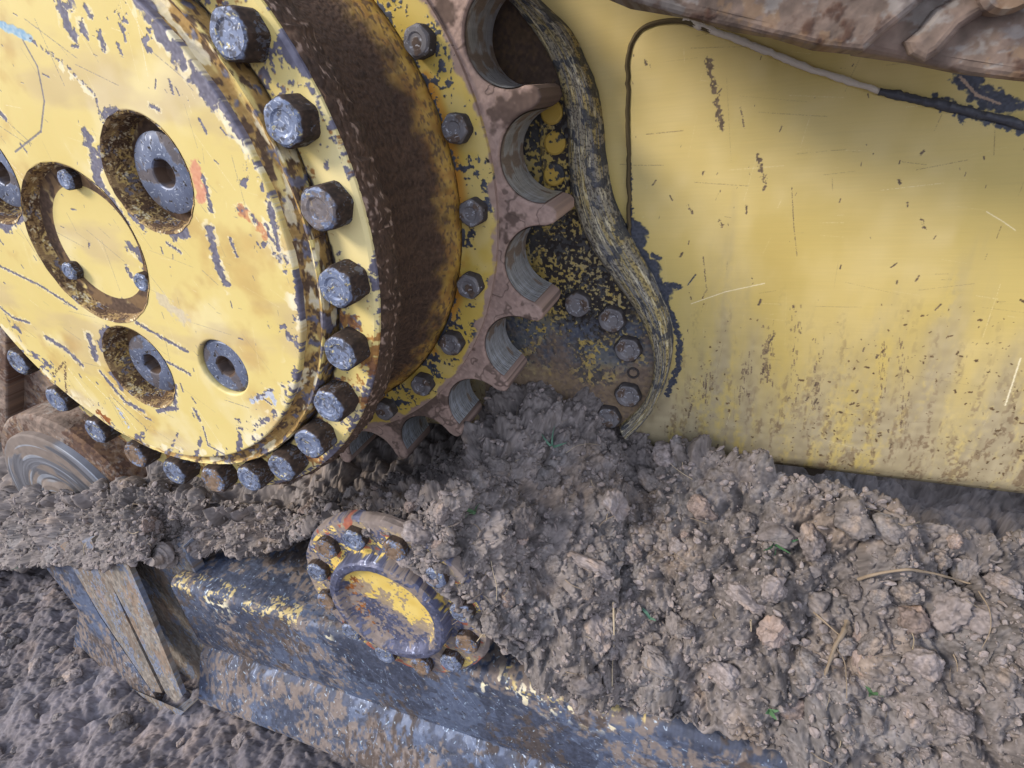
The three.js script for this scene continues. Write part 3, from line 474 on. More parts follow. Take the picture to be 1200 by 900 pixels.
// ================================================================ TRACK FRAME
const frame = thing('track_carriage', 'blue grey worn steel track carriage carrying the soil heap', 'undercarriage');
const frameProfile = [[-.60, -.602], [-.082, -.602], ...arc(-.075, -.617, .015, 90, 0, 5), [-.06, -.68], [-.06, -.755], [-.0645, -.768], [-.0650, -.774], [-.050, -.782], [-.043, -.796], [-.018, -.846], [-.012, -.856], [-.012, -.870], [-.02, -.874], [-.06, -.874], [-.06, -.97]];
const frameSkin = new Skin(2048, 900, -.62, 1.35, .39, .99);
{
  const S = frameSkin, R = rng(51), Lt = .518, Le = Lt + .024;                                // Lt: start of the rounded edge, Le: its end, in metres along the profile
  const VL = (y) => Le + (-.617 - y);                                                        // v of a height on the upright face
  S.fill({ ...STEEL, c: [52, 58, 76], d: [84, 92, 113], rough: .6, metal: .25, h: .5 }, 12);
  S.each((u, v, k) => { const g = f2(u * 160, v * 160, 3, 3), s = n2(u * 420, v * 26, 5); S.q[k + 2] = .3 + .4 * g; S.q[k] = .52 + .3 * g; for (let n = 0; n < 3; n++) S.c[k + n] *= .74 + .4 * g + .12 * s; });
  S.cover({ ...STEEL, c: [92, 106, 136], d: [122, 136, 164], rough: .5 }, (u, v) => .6 * step(.50, .58, rag(u, v, 12, 14)), 200);
  S.cover({ ...DUST, c: [122, 108, 100], d: [146, 130, 118] }, (u, v) => .8 * step(.5, .58, rag(u, v, 10, 17) + .06 * step(Le + .16, Le + .2, v) + (v < Lt - .03 ? .1 : 0)) * step(.3, .55, f2(u * 160, v * 80, 18, 3)), 260);
  S.cover({ ...MUD, c: [64, 54, 50], d: [86, 74, 68] }, (u, v) => .8 * step(.53, .60, rag(u + .7, v, 12, 19)) * step(.3, .6, f2(u * 150, v * 70, 28, 3)), 260);
  for (let i = 0; i < 700; i++) { const u = -.5 + R() * 1.5, v = Le + R() * .3, a = 1.2 + (R() - .5) * 1.1, l = .006 + R() ** 3 * .07; S.stroke([[u, v], [u + Math.cos(a) * l, v + Math.sin(a) * l]], .0006 + R() * .0012, R() < .75 ? { ...SPARK, c: [150, 172, 214], d: [190, 204, 230] } : BLUEBLK, { irr: .6, a: .3 + .5 * R(), gap: .44 }); }
  S.speck(5200, { ...SPARK, c: [150, 186, 216], d: [206, 216, 234] }, [-.5, 1, Lt - .1, Le + .28], .0006, .0024, R, { long: 3, dir: 1.3, spread: 2, a: .8 });
  S.speck(900, BLUEBLK, [-.5, 1, Lt - .1, Le + .28], .001, .005, R, { long: 2.5 });
  // what is left of the yellow paint along the upper edge
  const Y = { ...YEL, c: [190, 168, 108], d: [212, 194, 140] };
  S.cover(Y, (u, v) => .9 * step(.44, .56, f2(u * 260, v * 200, 63, 3)) * step(.0, .02, (u < -.02 && u > -.33 ? .075 : u > .33 && u < .52 ? .06 : -.05) - Math.abs(f2(u * 60, v * 80, 66, 4) - .5) * .22 - Math.abs(v - Lt - .012) * 2.6) * step(.42, .52, f2(u * 34, v * 40, 68, 3)), 200);
  S.cover(PALE, (u, v) => step(.62, .68, f2(u * 80, v * 60, 69, 4)) * step(.045, .0, Math.abs(v - Le - .01)) * step(.5, .55, f2(u * 9, 3, 70, 2)), 200);
}
const frameMat = frameSkin.material({ bump: .0025 });
{
  const g = drawn(frameProfile, -.300, 1.7, 420); const p = g.attributes.position;
  for (let i = 0; i < p.count; i++) { const x = p.getX(i), y = p.getY(i), z = p.getZ(i); const w = (f3(x * 9, y * 12, z * 12, 3) - .5) * .010 + (f3(x * 50, y * 50, z * 50, 8, 3) - .5) * .0035; p.setXYZ(i, x, y + (z < -.07 || y < -.77 ? w : 0), z + (y < -.61 ? w * .7 : 0)); }
  part('frame_beam', setUV(toCreasedNormals(g, .9), frameSkin, (x, y, z, u, v) => [u, v]), frameMat, frame);
}
// rear end: web plate, ribs and guard plate
const quad3 = (pts, t, nrm) => {                          // thick plate from an outline of Vector3 and a thickness vector
  const n = pts.length, c = pts.reduce((a, p) => a.add(p), new THREE.Vector3()).divideScalar(n), off = nrm.clone().multiplyScalar(t), pos = [], q = (a, b, d) => pos.push(a.x, a.y, a.z, b.x, b.y, b.z, d.x, d.y, d.z);
  for (let i = 0; i < n; i++) { const a = pts[i], b = pts[(i + 1) % n], a2 = a.clone().add(off), b2 = b.clone().add(off), c2 = c.clone().add(off); q(c, a, b); q(c2, b2, a2); q(a, a2, b); q(b, a2, b2); }
  const g = new THREE.BufferGeometry(); g.setAttribute('position', new THREE.Float32BufferAttribute(pos, 3)); g.computeVertexNormals(); return g;
};
{
  const plankSkin = new Skin(512, 512, 0, .4, 0, .4);
  { const S = plankSkin; S.fill({ ...DUST, c: [116, 110, 104], d: [142, 135, 128] }, 20); S.each((u, v, k) => { const g = n2(u * 300, v * 30, 3) * .1 + f2(u * 160, v * 110, 4, 4) * .9; S.q[k + 2] = g; for (let n = 0; n < 3; n++) S.c[k + n] *= .66 + .6 * g; }); S.cover({ ...MUD, c: [96, 82, 72], d: [120, 104, 92] }, (u, v) => .6 * step(.54, .62, rag(u, v * .5, 34, 5)), 300); S.cover({ ...STEEL, c: [104, 116, 142], d: [140, 152, 178] }, (u, v) => .8 * step(.49, .57, rag(u + .3, v * .6, 40, 9)), 300); S.cover({ ...RUST, c: [136, 96, 66], d: [160, 122, 92] }, (u, v) => .3 * step(.56, .62, rag(u + .7, v * .5, 30, 13)), 300); }
  const plankMat = plankSkin.material({ bump: .004 });
  const uvf = (x, y, z) => [x * .9 + z * .4, .54 + (-.617 - y)];
  const plate = (name, list, t, nrm, label) => { const o = part(name, setUV(quad3(list.map(([x, y, z]) => atZ(x, y, z)), t, new THREE.Vector3(...nrm)), frameSkin, uvf), frameMat, frame); if (label) o.userData.label = label; return o; };
  const plank = (name, list, t, nrm, label) => { const o = part(name, setUV(quad3(list.map(([x, y, z]) => atZ(x, y, z)), t, new THREE.Vector3(...nrm)), plankSkin, (x, y, z) => [x * .95 + y * .31 + 2, x * .31 - y * .93 + z * .19]), plankMat, frame); o.userData.label = label; return o; };
  plank('rib', [[108, 642, -.056], [143, 646, -.054], [172, 712, -.030], [214, 816, .008], [206, 824, .010], [194, 812, .008], [150, 722, -.028]], .010, [-.2, 0, -.98], 'muddy slanted rib beside the dark recess');
  plank('rib', [[70, 640, -.058], [107, 632, -.060], [148, 724, -.030], [190, 812, .004], [178, 810, .004], [118, 722, -.034]], .010, [-.2, 0, -.98], 'muddy slanted rib above the guard plate');
  plate('guard_plate', [[34, 640, -.066], [72, 642, -.064], [118, 724, -.040], [180, 814, -.002], [190, 832, .006], [140, 800, -.008], [86, 758, -.030], [92, 715, -.045]], .03, [-.2, -.3, -.93], 'blue grey pointed guard plate');
  plank('guard_foot', [[86, 758, -.029], [140, 800, -.007], [190, 832, .007], [216, 834, .012], [206, 844, .014], [150, 814, -.003], [84, 768, -.026]], .04, [0, -.2, -.98], 'rusty lower edge of the guard');
  plank('recess_back', [[110, 630, -.095], [215, 640, -.095], [270, 760, -.085], [240, 826, -.05], [190, 840, -.04], [140, 740, -.08]], .02, [0, 0, -1], 'dark muddy recess behind the rib');
}
// pivot cap: boss, flange, cap and bolts
const capC = [.196, -.482];
const capSkin = new Skin(700, 700, -.15, .15, -.15, .15);
{
  const S = capSkin, R = rng(61), rr = (u, v) => Math.hypot(u, v);
  S.fill({ ...STEEL, c: [74, 78, 102], d: [106, 110, 136], rough: .5, metal: .35, h: .5 }, 50);
  S.each((u, v, k) => { const g = f2(u * 260, v * 260, 3, 3); S.q[k + 2] = .3 + .4 * g; for (let n = 0; n < 3; n++) S.c[k + n] *= .76 + .44 * g; });
  S.speck(600, { ...SPARK, c: [150, 162, 200], d: [196, 204, 226] }, [-.14, .14, -.14, .14], .0008, .0024, R, { long: 2.5 });
  const Y = { ...YEL, c: [208, 180, 92], d: [222, 198, 118] };
  S.cover(Y, (u, v) => { const r = rr(u, v); const t = (v * .86 + u * .5) + (f2(u * 70, v * 70, 7, 5) - .5) * .034; return step(-.004, .0, t) * step(.0705, .0685, r); }, 100);
  S.cover(RUST, (u, v) => step(.055, .075, f2(u * 80, v * 80, 17, 4) * .1 - (u + .028) * .9 - (v - .02) * .1) * step(.068, .062, rr(u, v)) * step(.45, .56, f2(u * 170, v * 170, 18, 3)), 300);
  S.cover(Y, (u, v) => { const r = rr(u, v), a = Math.atan2(v, u); return r > .086 && r < .132 ? step(.52, .56, rag(u, v, 40, 21) + (u < -.01 && v > -.03 ? .05 : -.05)) : 0; }, 100);
  S.cover({ ...DUST, c: [124, 112, 104], d: [148, 134, 124] }, (u, v) => .85 * step(.52, .58, rag(u, v, 36, 29) + (rr(u, v) > .087 ? (u > -.06 ? .12 : .03) : -.02)), 300);
  S.cover({ ...RUST, c: [150, 70, 50], d: [170, 100, 80] }, (u, v) => rr(u, v) > .09 ? step(.64, .68, f2(u * 60, v * 60, 24, 4)) * .8 : 0, 200);
}
const capMat = capSkin.material({ bump: .0018 });
const cap = new THREE.Group(); cap.name = 'pivot_cap'; cap.userData.label = 'round pivot cap with yellow centre and ring of bolts'; frame.add(cap);
{
  const wob = (a, j, r) => (n2(a * 9, j * 3, 5) - .5) * .003;
  const b = part('boss', setUV(revolve([[.1372, -.060], [.1375, -.063], [.136, -.068], [.10, -.069]], 96, .5, wob), capSkin, (x, y, z) => [x, y]), capMat, cap);
  const f = part('cap_flange', setUV(revolve([[.06, -.050], [.132, -.050], [.1355, -.0515], [.1372, -.055], [.1372, -.062]], 96, .5, wob), capSkin, flat), capMat, cap);
  const c = part('cap', setUV(revolve([[.0001, -.0405], [.05, -.0405], [.064, -.0395], [.0685, -.0365], [.0705, -.0315], [.074, -.0295], [.081, -.0297], [.084, -.0315], [.0855, -.035], [.086, -.045], [.088, -.0505]], 96, .45, (a, j, r) => r > .05 ? wob(a, j) * .7 : 0), capSkin, flat), capMat, cap);
  const bg = boltSkins.map(({ S }) => boltGeo(.030, .013, S)), R = rng(70);
  for (let i = 0; i < 12; i++) { const a = (163 - i * 30) * Math.PI / 180, o = part('cap_bolt', bg[[0, 3, 1, 3, 2][i % 5]], boltSkins[[0, 3, 1, 3, 2][i % 5]].m, cap); o.position.set(Math.cos(a) * .111, Math.sin(a) * .111, -.0505); o.rotation.z = R() * 6; }
  cap.position.set(capC[0], capC[1], 0);
}
settle(frame, .5, -.9, -.15);

// ================================================================ LINKS OVERHEAD, IDLER, DARK BEAM
const rustSkin = new Skin(1024, 700, 0, .6, 0, .41);
{
  const S = rustSkin, R = rng(81);
  S.fill({ ...DUST, c: [100, 86, 78], d: [132, 116, 106], rough: .85, h: .5 }, 14);
  S.each((u, v, k) => { const g = f2(u * 90, v * 90, 3, 4); S.q[k + 2] = .2 + .6 * g; for (let n = 0; n < 3; n++) S.c[k + n] *= .7 + .6 * g; });
  S.cover({ ...MUD, c: [66, 46, 38], d: [92, 66, 54] }, (u, v) => step(.48, .60, rag(u, v, 16, 11)) * .8, 200);
  S.cover({ ...STEEL, c: [140, 146, 150], d: [184, 190, 194], metal: .4 }, (u, v) => step(.55, .65, rag(u, v * 1.4, 24, 13)) * .4, 200);
  S.cover({ ...RUST, c: [142, 110, 76], d: [168, 136, 98] }, (u, v) => step(.58, .64, rag(u + .5, v, 22, 15)) * .35, 200);
}
const rustMat = rustSkin.material({ bump: .004 });
const chain = thing('track_chain', 'rusty worn steel track links hanging over the yellow hull', 'track chain');
{
  const uvf = (x, y) => [(x - .3) % .6, y + .1];
  const mk = (name, list, z0, z1, bev = .008) => { const C = P2(z1), g = slab(poly(list.map(([x, y]) => C(x, y))), z0, z1, bev, 4, 8); const p = g.attributes.position; for (let i = 0; i < p.count; i++) { const x = p.getX(i), y = p.getY(i), z = p.getZ(i); p.setXYZ(i, x + (f3(x * 30, y * 30, z * 30, 4) - .5) * .006, y + (f3(x * 30 + 9, y * 30, z * 30, 5) - .5) * .008, z + (f3(x * 22, y * 22 + 5, z * 22, 6) - .5) * .008); } g.computeVertexNormals(); return part(name, setUV(g, rustSkin, uvf), rustMat, chain); };
  mk('link', [[640, -120], [690, -14], [730, 2], [800, 17], [860, 33], [905, 44], [960, 55], [1012, 62], [1034, 44], [1092, -4], [1150, -60], [1160, -120]], -.20, -.150);
  mk('link', [[1000, -120], [1000, 40], [1010, 62], [1040, 69], [1080, 76], [1140, 85], [1200, 93], [1290, 104], [1330, 40], [1330, -120]], -.225, -.172);
  mk('link_boss', [[1068, 66], [1058, 52], [1076, 34], [1096, 10], [1130, -10], [1165, -6], [1160, 12], [1128, 30], [1102, 60], [1086, 72]], -.19, -.160, .007);
  const pin = part('track_pin', setUV(revolve([[.0001, .03], [.014, .03], [.017, .026], [.017, -.06]], 24, .5), rustSkin, (x, y) => [x + .3, y + .2]), rustMat, chain); { const q = atZ(1180, -18, -.165); pin.position.set(q.x, q.y, -.18); }
}
{ const sh = (x) => { const g = slab(poly([[x - .098, .275], [x + .098, .262], [x + .1, .285], [x + .06, .289], [x + .05, .33], [x + .038, .33], [x + .03, .291], [x - .098, .298]]), -.44, -.02, .004, 2); return part('unseen_track_shoe', setUV(g, rustSkin, (a, b, c) => [a - .3, c + .5]), rustMat, chain); }; for (const x of [.42, .62, .82, 1.02, 1.22]) sh(x); }  // unseen shoes above the links, added to shade the top of the hull
settle(chain, .7, .12, -.18);

const idler = thing('idler_wheel', 'grey polished idler wheel behind the hub above the soil', 'idler wheel');
const idSkin = new Skin(600, 600, -.21, .21, -.21, .21);
{
  const S = idSkin; S.fill({ ...STEEL, c: [92, 94, 102], d: [118, 120, 128], rough: .5, metal: .35, h: .5 }, 20);
  S.each((u, v, k) => { const r = Math.hypot(u * 1.02, v), a = Math.atan2(v, u), g = n2(r * 260 + Math.sin(a * 3) * .5, a * 1.5, 4) * .6 + n2(r * 800, a * 2, 5) * .4; S.q[k] = .38 + .3 * g; S.q[k + 2] = .3 + .4 * g; for (let n = 0; n < 3; n++) S.c[k + n] *= .8 + .4 * g; });
  S.cover({ ...DUST, c: [112, 100, 92], d: [132, 118, 108] }, (u, v) => .8 * step(.48, .6, f2(Math.hypot(u, v) * 60, Math.atan2(v, u) * 1.2, 8, 3)), 100);
  S.cover({ ...STEEL, c: [150, 158, 172], d: [176, 184, 196], metal: .6 }, (u, v) => .8 * step(.62, .7, n2(Math.hypot(u, v) * 150, Math.atan2(v, u) * 1.1, 9)), 100);
}
{
  const idM = idSkin.material({ bump: .0012 }), c = [-.70, -.585], geo = (pr) => setUV(revolve(pr, 128, .5), idSkin, flat);
  const a = part('wheel_disc', geo([[.0001, -.140], [.06, -.140], [.07, -.148], [.165, -.1485], [.174, -.1505], [.177, -.154], [.177, -.166]]), idM, idler); a.position.set(...c, 0);
  const b = part('wheel_rim', setUV(revolve([[.16, -.165], [.205, -.167], [.212, -.174], [.212, -.26], [.17, -.262]], 128, .5), rustSkin, (x, y, z, u, v) => [u * .2, v]), rustMat, idler); b.position.set(...c, 0);
}
settle(idler, -.676, -.74, -.2);

const rail = thing('steel_bracket', 'brown muddy steel bracket behind the idler wheel', 'bracket');
{
  const C = P2(-.26), A = [[-80, 380], [20, 392], [60, 440], [120, 470], [200, 560], [210, 640], [-80, 660]].map(([x, y]) => C(x, y));
  const g = slab(poly(A), -.33, -.26, .012, 3); const p = g.attributes.position; for (let i = 0; i < p.count; i++) p.setZ(i, p.getZ(i) + (f3(p.getX(i) * 8, p.getY(i) * 8, p.getZ(i) * 8) - .5) * .02); g.computeVertexNormals();
  part('bracket_body', setUV(g, rustSkin, flat), rustMat, rail);
  const post = [[-60, 330], [8, 340], [8, 520], [-60, 520]].map(([x, y]) => P2(-.22)(x, y));
  part('bracket_post', setUV(slab(poly(post), -.27, -.22, .006, 3), rustSkin, flat), rustMat, rail);
}
settle(rail, -.9, -.7, -.3);

// ================================================================ GROUND AND SOIL
function soilTone(x, y, z, o = 0) {                       // tones of dry and damp soil, linear
  const a = f3(x * 9, y * 9, z * 9, 11 + o, 4), b = f3(x * 60, y * 60, z * 60, 21 + o, 3), c = f3(x * 16 + 4, y * 16, z * 16, 31 + o, 4), d = n3(x * 420, y * 420, z * 420, 44);
  const k = .42 + .84 * a + .8 * (b - .5) + .7 * (d - .5);
  let r = .292 * k, g = .259 * k, bl = .255 * k;
  const tan = step(.60, .70, c) * .7; r = mix(r, .42 * k, tan); g = mix(g, .335 * k, tan); bl = mix(bl, .28 * k, tan);
  const grey = step(.58, .70, f3(x * 13, y * 13 + 8, z * 13, 51 + o, 3)) * .6; r = mix(r, .30 * k, grey); g = mix(g, .285 * k, grey); bl = mix(bl, .295 * k, grey);
  return [r, g, bl];
}
const soilMat = new THREE.MeshStandardMaterial({ vertexColors: true, roughness: .96, metalness: 0, side: THREE.DoubleSide });
function crumble(x, y, z, amp) {                          // relief of broken soil, metres
  const wx = x + (f3(x * 22, y * 22, z * 22, 61, 3) - .5) * .03, wz = z + (f3(x * 22, y * 22, z * 22, 71, 3) - .5) * .03;
  return amp * ((lumps(wx * 19, y * 19, wz * 19, 3) - .85) * .030 + (lumps(wx * 44, y * 44, wz * 44, 5) - .8) * .0165 + (lumps(wx * 98, y * 98, wz * 98, 7) - .8) * .0098 + (lumps(x * 210, y * 210, z * 210, 9) - .8) * .0046 + (f3(x * 7, y * 7, z * 7, 81, 3) - .5) * .05 + (n3(x * 420, y * 420, z * 420, 84) - .5) * .002 + .006);
}
function grid(pts, nu, nv, name, kind, label, category, amp) {   // pts(u, v) -> Vector3; pushed out along its own normal by the relief
  const pos = new Float32Array((nu + 1) * (nv + 1) * 3), col = new Float32Array(pos.length), uv = new Float32Array((nu + 1) * (nv + 1) * 2), idx = [];
  let k = 0; for (let j = 0; j <= nv; j++) for (let i = 0; i <= nu; i++) { const p = pts(i / nu, j / nv); pos[k++] = p.x; pos[k++] = p.y; pos[k++] = p.z; }
  for (let j = 0; j < nv; j++) for (let i = 0; i < nu; i++) { const a = j * (nu + 1) + i, b = a + nu + 1; idx.push(a, b, a + 1, a + 1, b, b + 1); }
  const g = new THREE.BufferGeometry(); g.setAttribute('position', new THREE.BufferAttribute(pos, 3)); g.setIndex(idx); g.computeVertexNormals();
  const N = g.attributes.normal.array, q = pos.slice(); let up = 0; for (let i = 1; i < N.length; i += 3) up += N[i]; const s = up < 0 ? -1 : 1;
  for (let i = 0; i < pos.length; i += 3) {
    const h = crumble(q[i], q[i + 1], q[i + 2], typeof amp === 'function' ? amp(q[i], q[i + 1], q[i + 2], Math.floor(i / 3 / (nu + 1)) / nv) : amp);
    for (let n = 0; n < 3; n++) pos[i + n] = q[i + n] + N[i + n] * s * h;
    const c = soilTone(pos[i], pos[i + 1], pos[i + 2]); col[i] = c[0]; col[i + 1] = c[1]; col[i + 2] = c[2];
    uv[i / 3 * 2] = q[i] / .2; uv[i / 3 * 2 + 1] = kind === 'structure' ? q[i + 2] / .2 : Math.floor(i / 3 / (nu + 1)) / nv * 2.4;
  }
  g.setAttribute('color', new THREE.BufferAttribute(col, 3)); g.setAttribute('uv', new THREE.BufferAttribute(uv, 2)); g.computeVertexNormals();
  const m = soilMat.clone(); m.color.setRGB(...(kind === 'structure' ? [.60, .61, .68] : [.704, .704, .704])); const o = part(name, g, m, scene); o.userData = { kind, label, category }; return o;
}
// ground: one sheet, fine beside the frame and wide towards the horizon
{
  const axis = (lo, hi, n, far) => { const l = []; for (let i = 14; i > 0; i--) l.push(lo - far * (Math.pow(1.5, i) - 1) / (Math.pow(1.5, 14) - 1)); for (let i = 0; i <= n; i++) l.push(mix(lo, hi, i / n)); for (let i = 1; i <= 14; i++) l.push(hi + far * (Math.pow(1.5, i) - 1) / (Math.pow(1.5, 14) - 1)); return l; };
  const X = axis(-1.2, .1, 560, 120), Z = axis(-.16, .36, 240, 120);
  grid((u, v) => new THREE.Vector3(X[Math.round(u * (X.length - 1))], -.888, Z[Math.round(v * (Z.length - 1))]), X.length - 1, Z.length - 1, 'ground', 'structure', 'grey brown churned mud beside the track frame', 'ground', .62);
}
// the heap on the frame: rows from the hull (back) to the outer edge (front), columns along the machine
const heapRows = [
  // px, top row y, z, bottom y, z, bulge
  [-220, 590, -.13, 690, -.045], [-60, 588, -.13, 672, -.045], [40, 578, -.135, 664, -.040], [110, 570, -.138, 664, -.038], [165, 574, -.14, 660, -.040], [195, 578, -.142, 652, -.085], [220, 582, -.145, 648, -.108], [300, 590, -.15, 650, -.112], [350, 588, -.16, 628, -.10], [380, 588, -.175, 610, -.075], [430, 576, -.205, 628, -.044, .4], [480, 556, -.225, 672, -.032, .3], [528, 536, -.25, 722, -.026, .3], [562, 490, -.275, 752, -.030, .5], [620, 462, -.294, 792, -.042, .8], [690, 478, -.304, 820, -.052], [740, 512, -.304, 836, -.055], [800, 524, -.28, 852, -.055], [900, 546, -.255, 884, -.050], [1000, 574, -.24, 930, -.045], [1100, 606, -.24, 960, -.04], [1200, 624, -.245, 980, -.04], [1330, 646, -.245, 1010, -.04]
].map(([x, y0, z0, y1, z1, p = 1]) => {
  const r = [], top = atZ(x, y0, z0);
  if (x > 760) r.push(new THREE.Vector3(top.x + .45 * (x - 760) / 570, -.56, -.60), new THREE.Vector3(top.x + .22 * (x - 760) / 570, top.y - .145, -.38), new THREE.Vector3(top.x - .003, top.y - .08, z0 - .04), top);
  else r.push(new THREE.Vector3(top.x - .01, Math.max(-.45, top.y - .06), -.50), new THREE.Vector3(top.x - .006, Math.max(-.43, top.y - .04), -.40), new THREE.Vector3(top.x - .003, top.y - .008, z0 - .03), top);
  for (const t of [.2, .4, .6, .8]) r.push(atZ(x, mix(y0, y1, t), mix(z0, z1, (t + .10 * Math.sin(Math.PI * t)) ** p)));
  const bot = atZ(x, y1, z1); r.push(bot, new THREE.Vector3(bot.x, bot.y - .008, bot.z - .02), new THREE.Vector3(bot.x, bot.y - .012, bot.z - .07));
  return r;
});
const cr = (a, b, c, d, t) => .5 * (2 * b + (c - a) * t + (2 * a - 5 * b + 4 * c - d) * t * t + (3 * b - a - 3 * c + d) * t * t * t);
function heapAt(u, v) {
  const n = heapRows.length - 1, m = heapRows[0].length - 1, X = u * n, Y = v * m, i = Math.min(n - 1, Math.floor(X)), j = Math.min(m - 1, Math.floor(Y)), s = X - i, t = Y - j, o = new THREE.Vector3();
  const g = (a, b, k) => heapRows[clamp(a, 0, n)][clamp(b, 0, m)].getComponent(k);
  for (let k = 0; k < 3; k++) { const row = [-1, 0, 1, 2].map((a) => cr(g(i + a, j - 1, k), g(i + a, j, k), g(i + a, j + 1, k), g(i + a, j + 2, k), t)); o.setComponent(k, cr(row[0], row[1], row[2], row[3], s)); }
  return o;
}
const HU = 1300, HV = 400, heap = grid(heapAt, HU, HV, 'soil_heap', 'stuff', 'heap of loose grey brown soil packed on the track frame', 'soil', (x, y, z, v) => (z > -.07 && x < .3 ? .6 : 1) * (1 - .45 * step(.74, .9, v)));
// surface of the heap for things lying on it
const HP = heap.geometry.attributes.position, HN = heap.geometry.attributes.normal;
function onHeap(u, v) { const i = Math.round(u * HU) + Math.round(v * HV) * (HU + 1); const n = new THREE.Vector3().fromBufferAttribute(HN, i); if (n.y < 0) n.negate(); return { p: new THREE.Vector3().fromBufferAttribute(HP, i), n }; }

// clods
function clodGeo(seed, detail) {
  const g = mergeVertices((() => { const q = new THREE.IcosahedronGeometry(1, detail); q.deleteAttribute('uv'); q.deleteAttribute('normal'); return q; })()), p = g.attributes.position, col = new Float32Array(p.count * 3), R = rng(seed), s = R() * 50, planes = Array.from({ length: 7 }, () => new THREE.Vector3(R() - .5, R() - .5, R() - .5).normalize()), cut = planes.map(() => .55 + .4 * R()), sx = .75 + .6 * R(), sz = .7 + .5 * R(), v = new THREE.Vector3();
  for (let i = 0; i < p.count; i++) {
    v.fromBufferAttribute(p, i); const d = v.clone(); let r = 1; planes.forEach((n, k) => { const c = d.dot(n); if (c > 0) r = Math.min(r, mix(1, cut[k] / c, .95)); });
    r *= 1 + .42 * (f3(d.x * 2 + s, d.y * 2, d.z * 2, seed, 3) - .5) + .14 * (lumps(d.x * 2.4 + s, d.y * 2.4, d.z * 2.4, seed) - .7) + .12 * (lumps(d.x * 5.5 + s, d.y * 5.5, d.z * 5.5, seed + 3) - .7) + .10 * (n3(d.x * 10 + s, d.y * 10, d.z * 10, seed) - .5);
    p.setXYZ(i, d.x * r * sx, d.y * r, d.z * r * sz); const c = soilTone(d.x * .05 + s, d.y * .05, d.z * .05, 0); col[i * 3] = c[0]; col[i * 3 + 1] = c[1]; col[i * 3 + 2] = c[2];
  }
  const uv = new Float32Array(p.count * 2); for (let i = 0; i < p.count; i++) { uv[i * 2] = p.getX(i) * .11; uv[i * 2 + 1] = (p.getY(i) + p.getZ(i)) * .11; }
  g.setAttribute('uv', new THREE.BufferAttribute(uv, 2)); g.setAttribute('color', new THREE.BufferAttribute(col, 3)); g.computeVertexNormals(); return g;
}
const bigClods = [1, 2, 3, 4, 5, 6, 7, 8].map((s) => clodGeo(s * 13, 11)), crumbs = [1, 2, 3, 4].map((s) => clodGeo(s * 29, 2));
const tones = [[1, 1, 1], [1.32, 1.29, 1.3], [.78, .77, .78], [1.38, 1.22, 1.13]].map((c) => { const m = soilMat.clone(); m.color.setRGB(...c.map((x) => x / 1.42)); return m; });
soilMat.color.setRGB(1 / 1.42, 1 / 1.42, 1 / 1.42);
// where a pixel of the photograph meets the heap (nearest visible vertex)
const HX = new Float32Array(HP.count), HY = new Float32Array(HP.count), HD = new Float32Array(HP.count);
{ const v = new THREE.Vector3(), inv = camera.matrixWorld.clone().invert(); for (let i = 0; i < HP.count; i++) { v.fromBufferAttribute(HP, i).applyMatrix4(inv); HX[i] = 600 + FOCAL * v.x / -v.z; HY[i] = 450 - FOCAL * v.y / -v.z; HD[i] = -v.z; } }
function pick(x, y) {
  let best = -1, score = 1e9; for (let i = 0; i < HP.count; i++) { const d = Math.hypot(HX[i] - x, HY[i] - y); if (d < 45) { const s = d + HD[i] * 120; if (s < score) { score = s; best = i; } } }
  if (best < 0) best = 0; const n = new THREE.Vector3().fromBufferAttribute(HN, best); if (n.y < 0) n.negate(); return { p: new THREE.Vector3().fromBufferAttribute(HP, best), n, mpp: HD[best] / FOCAL };
}
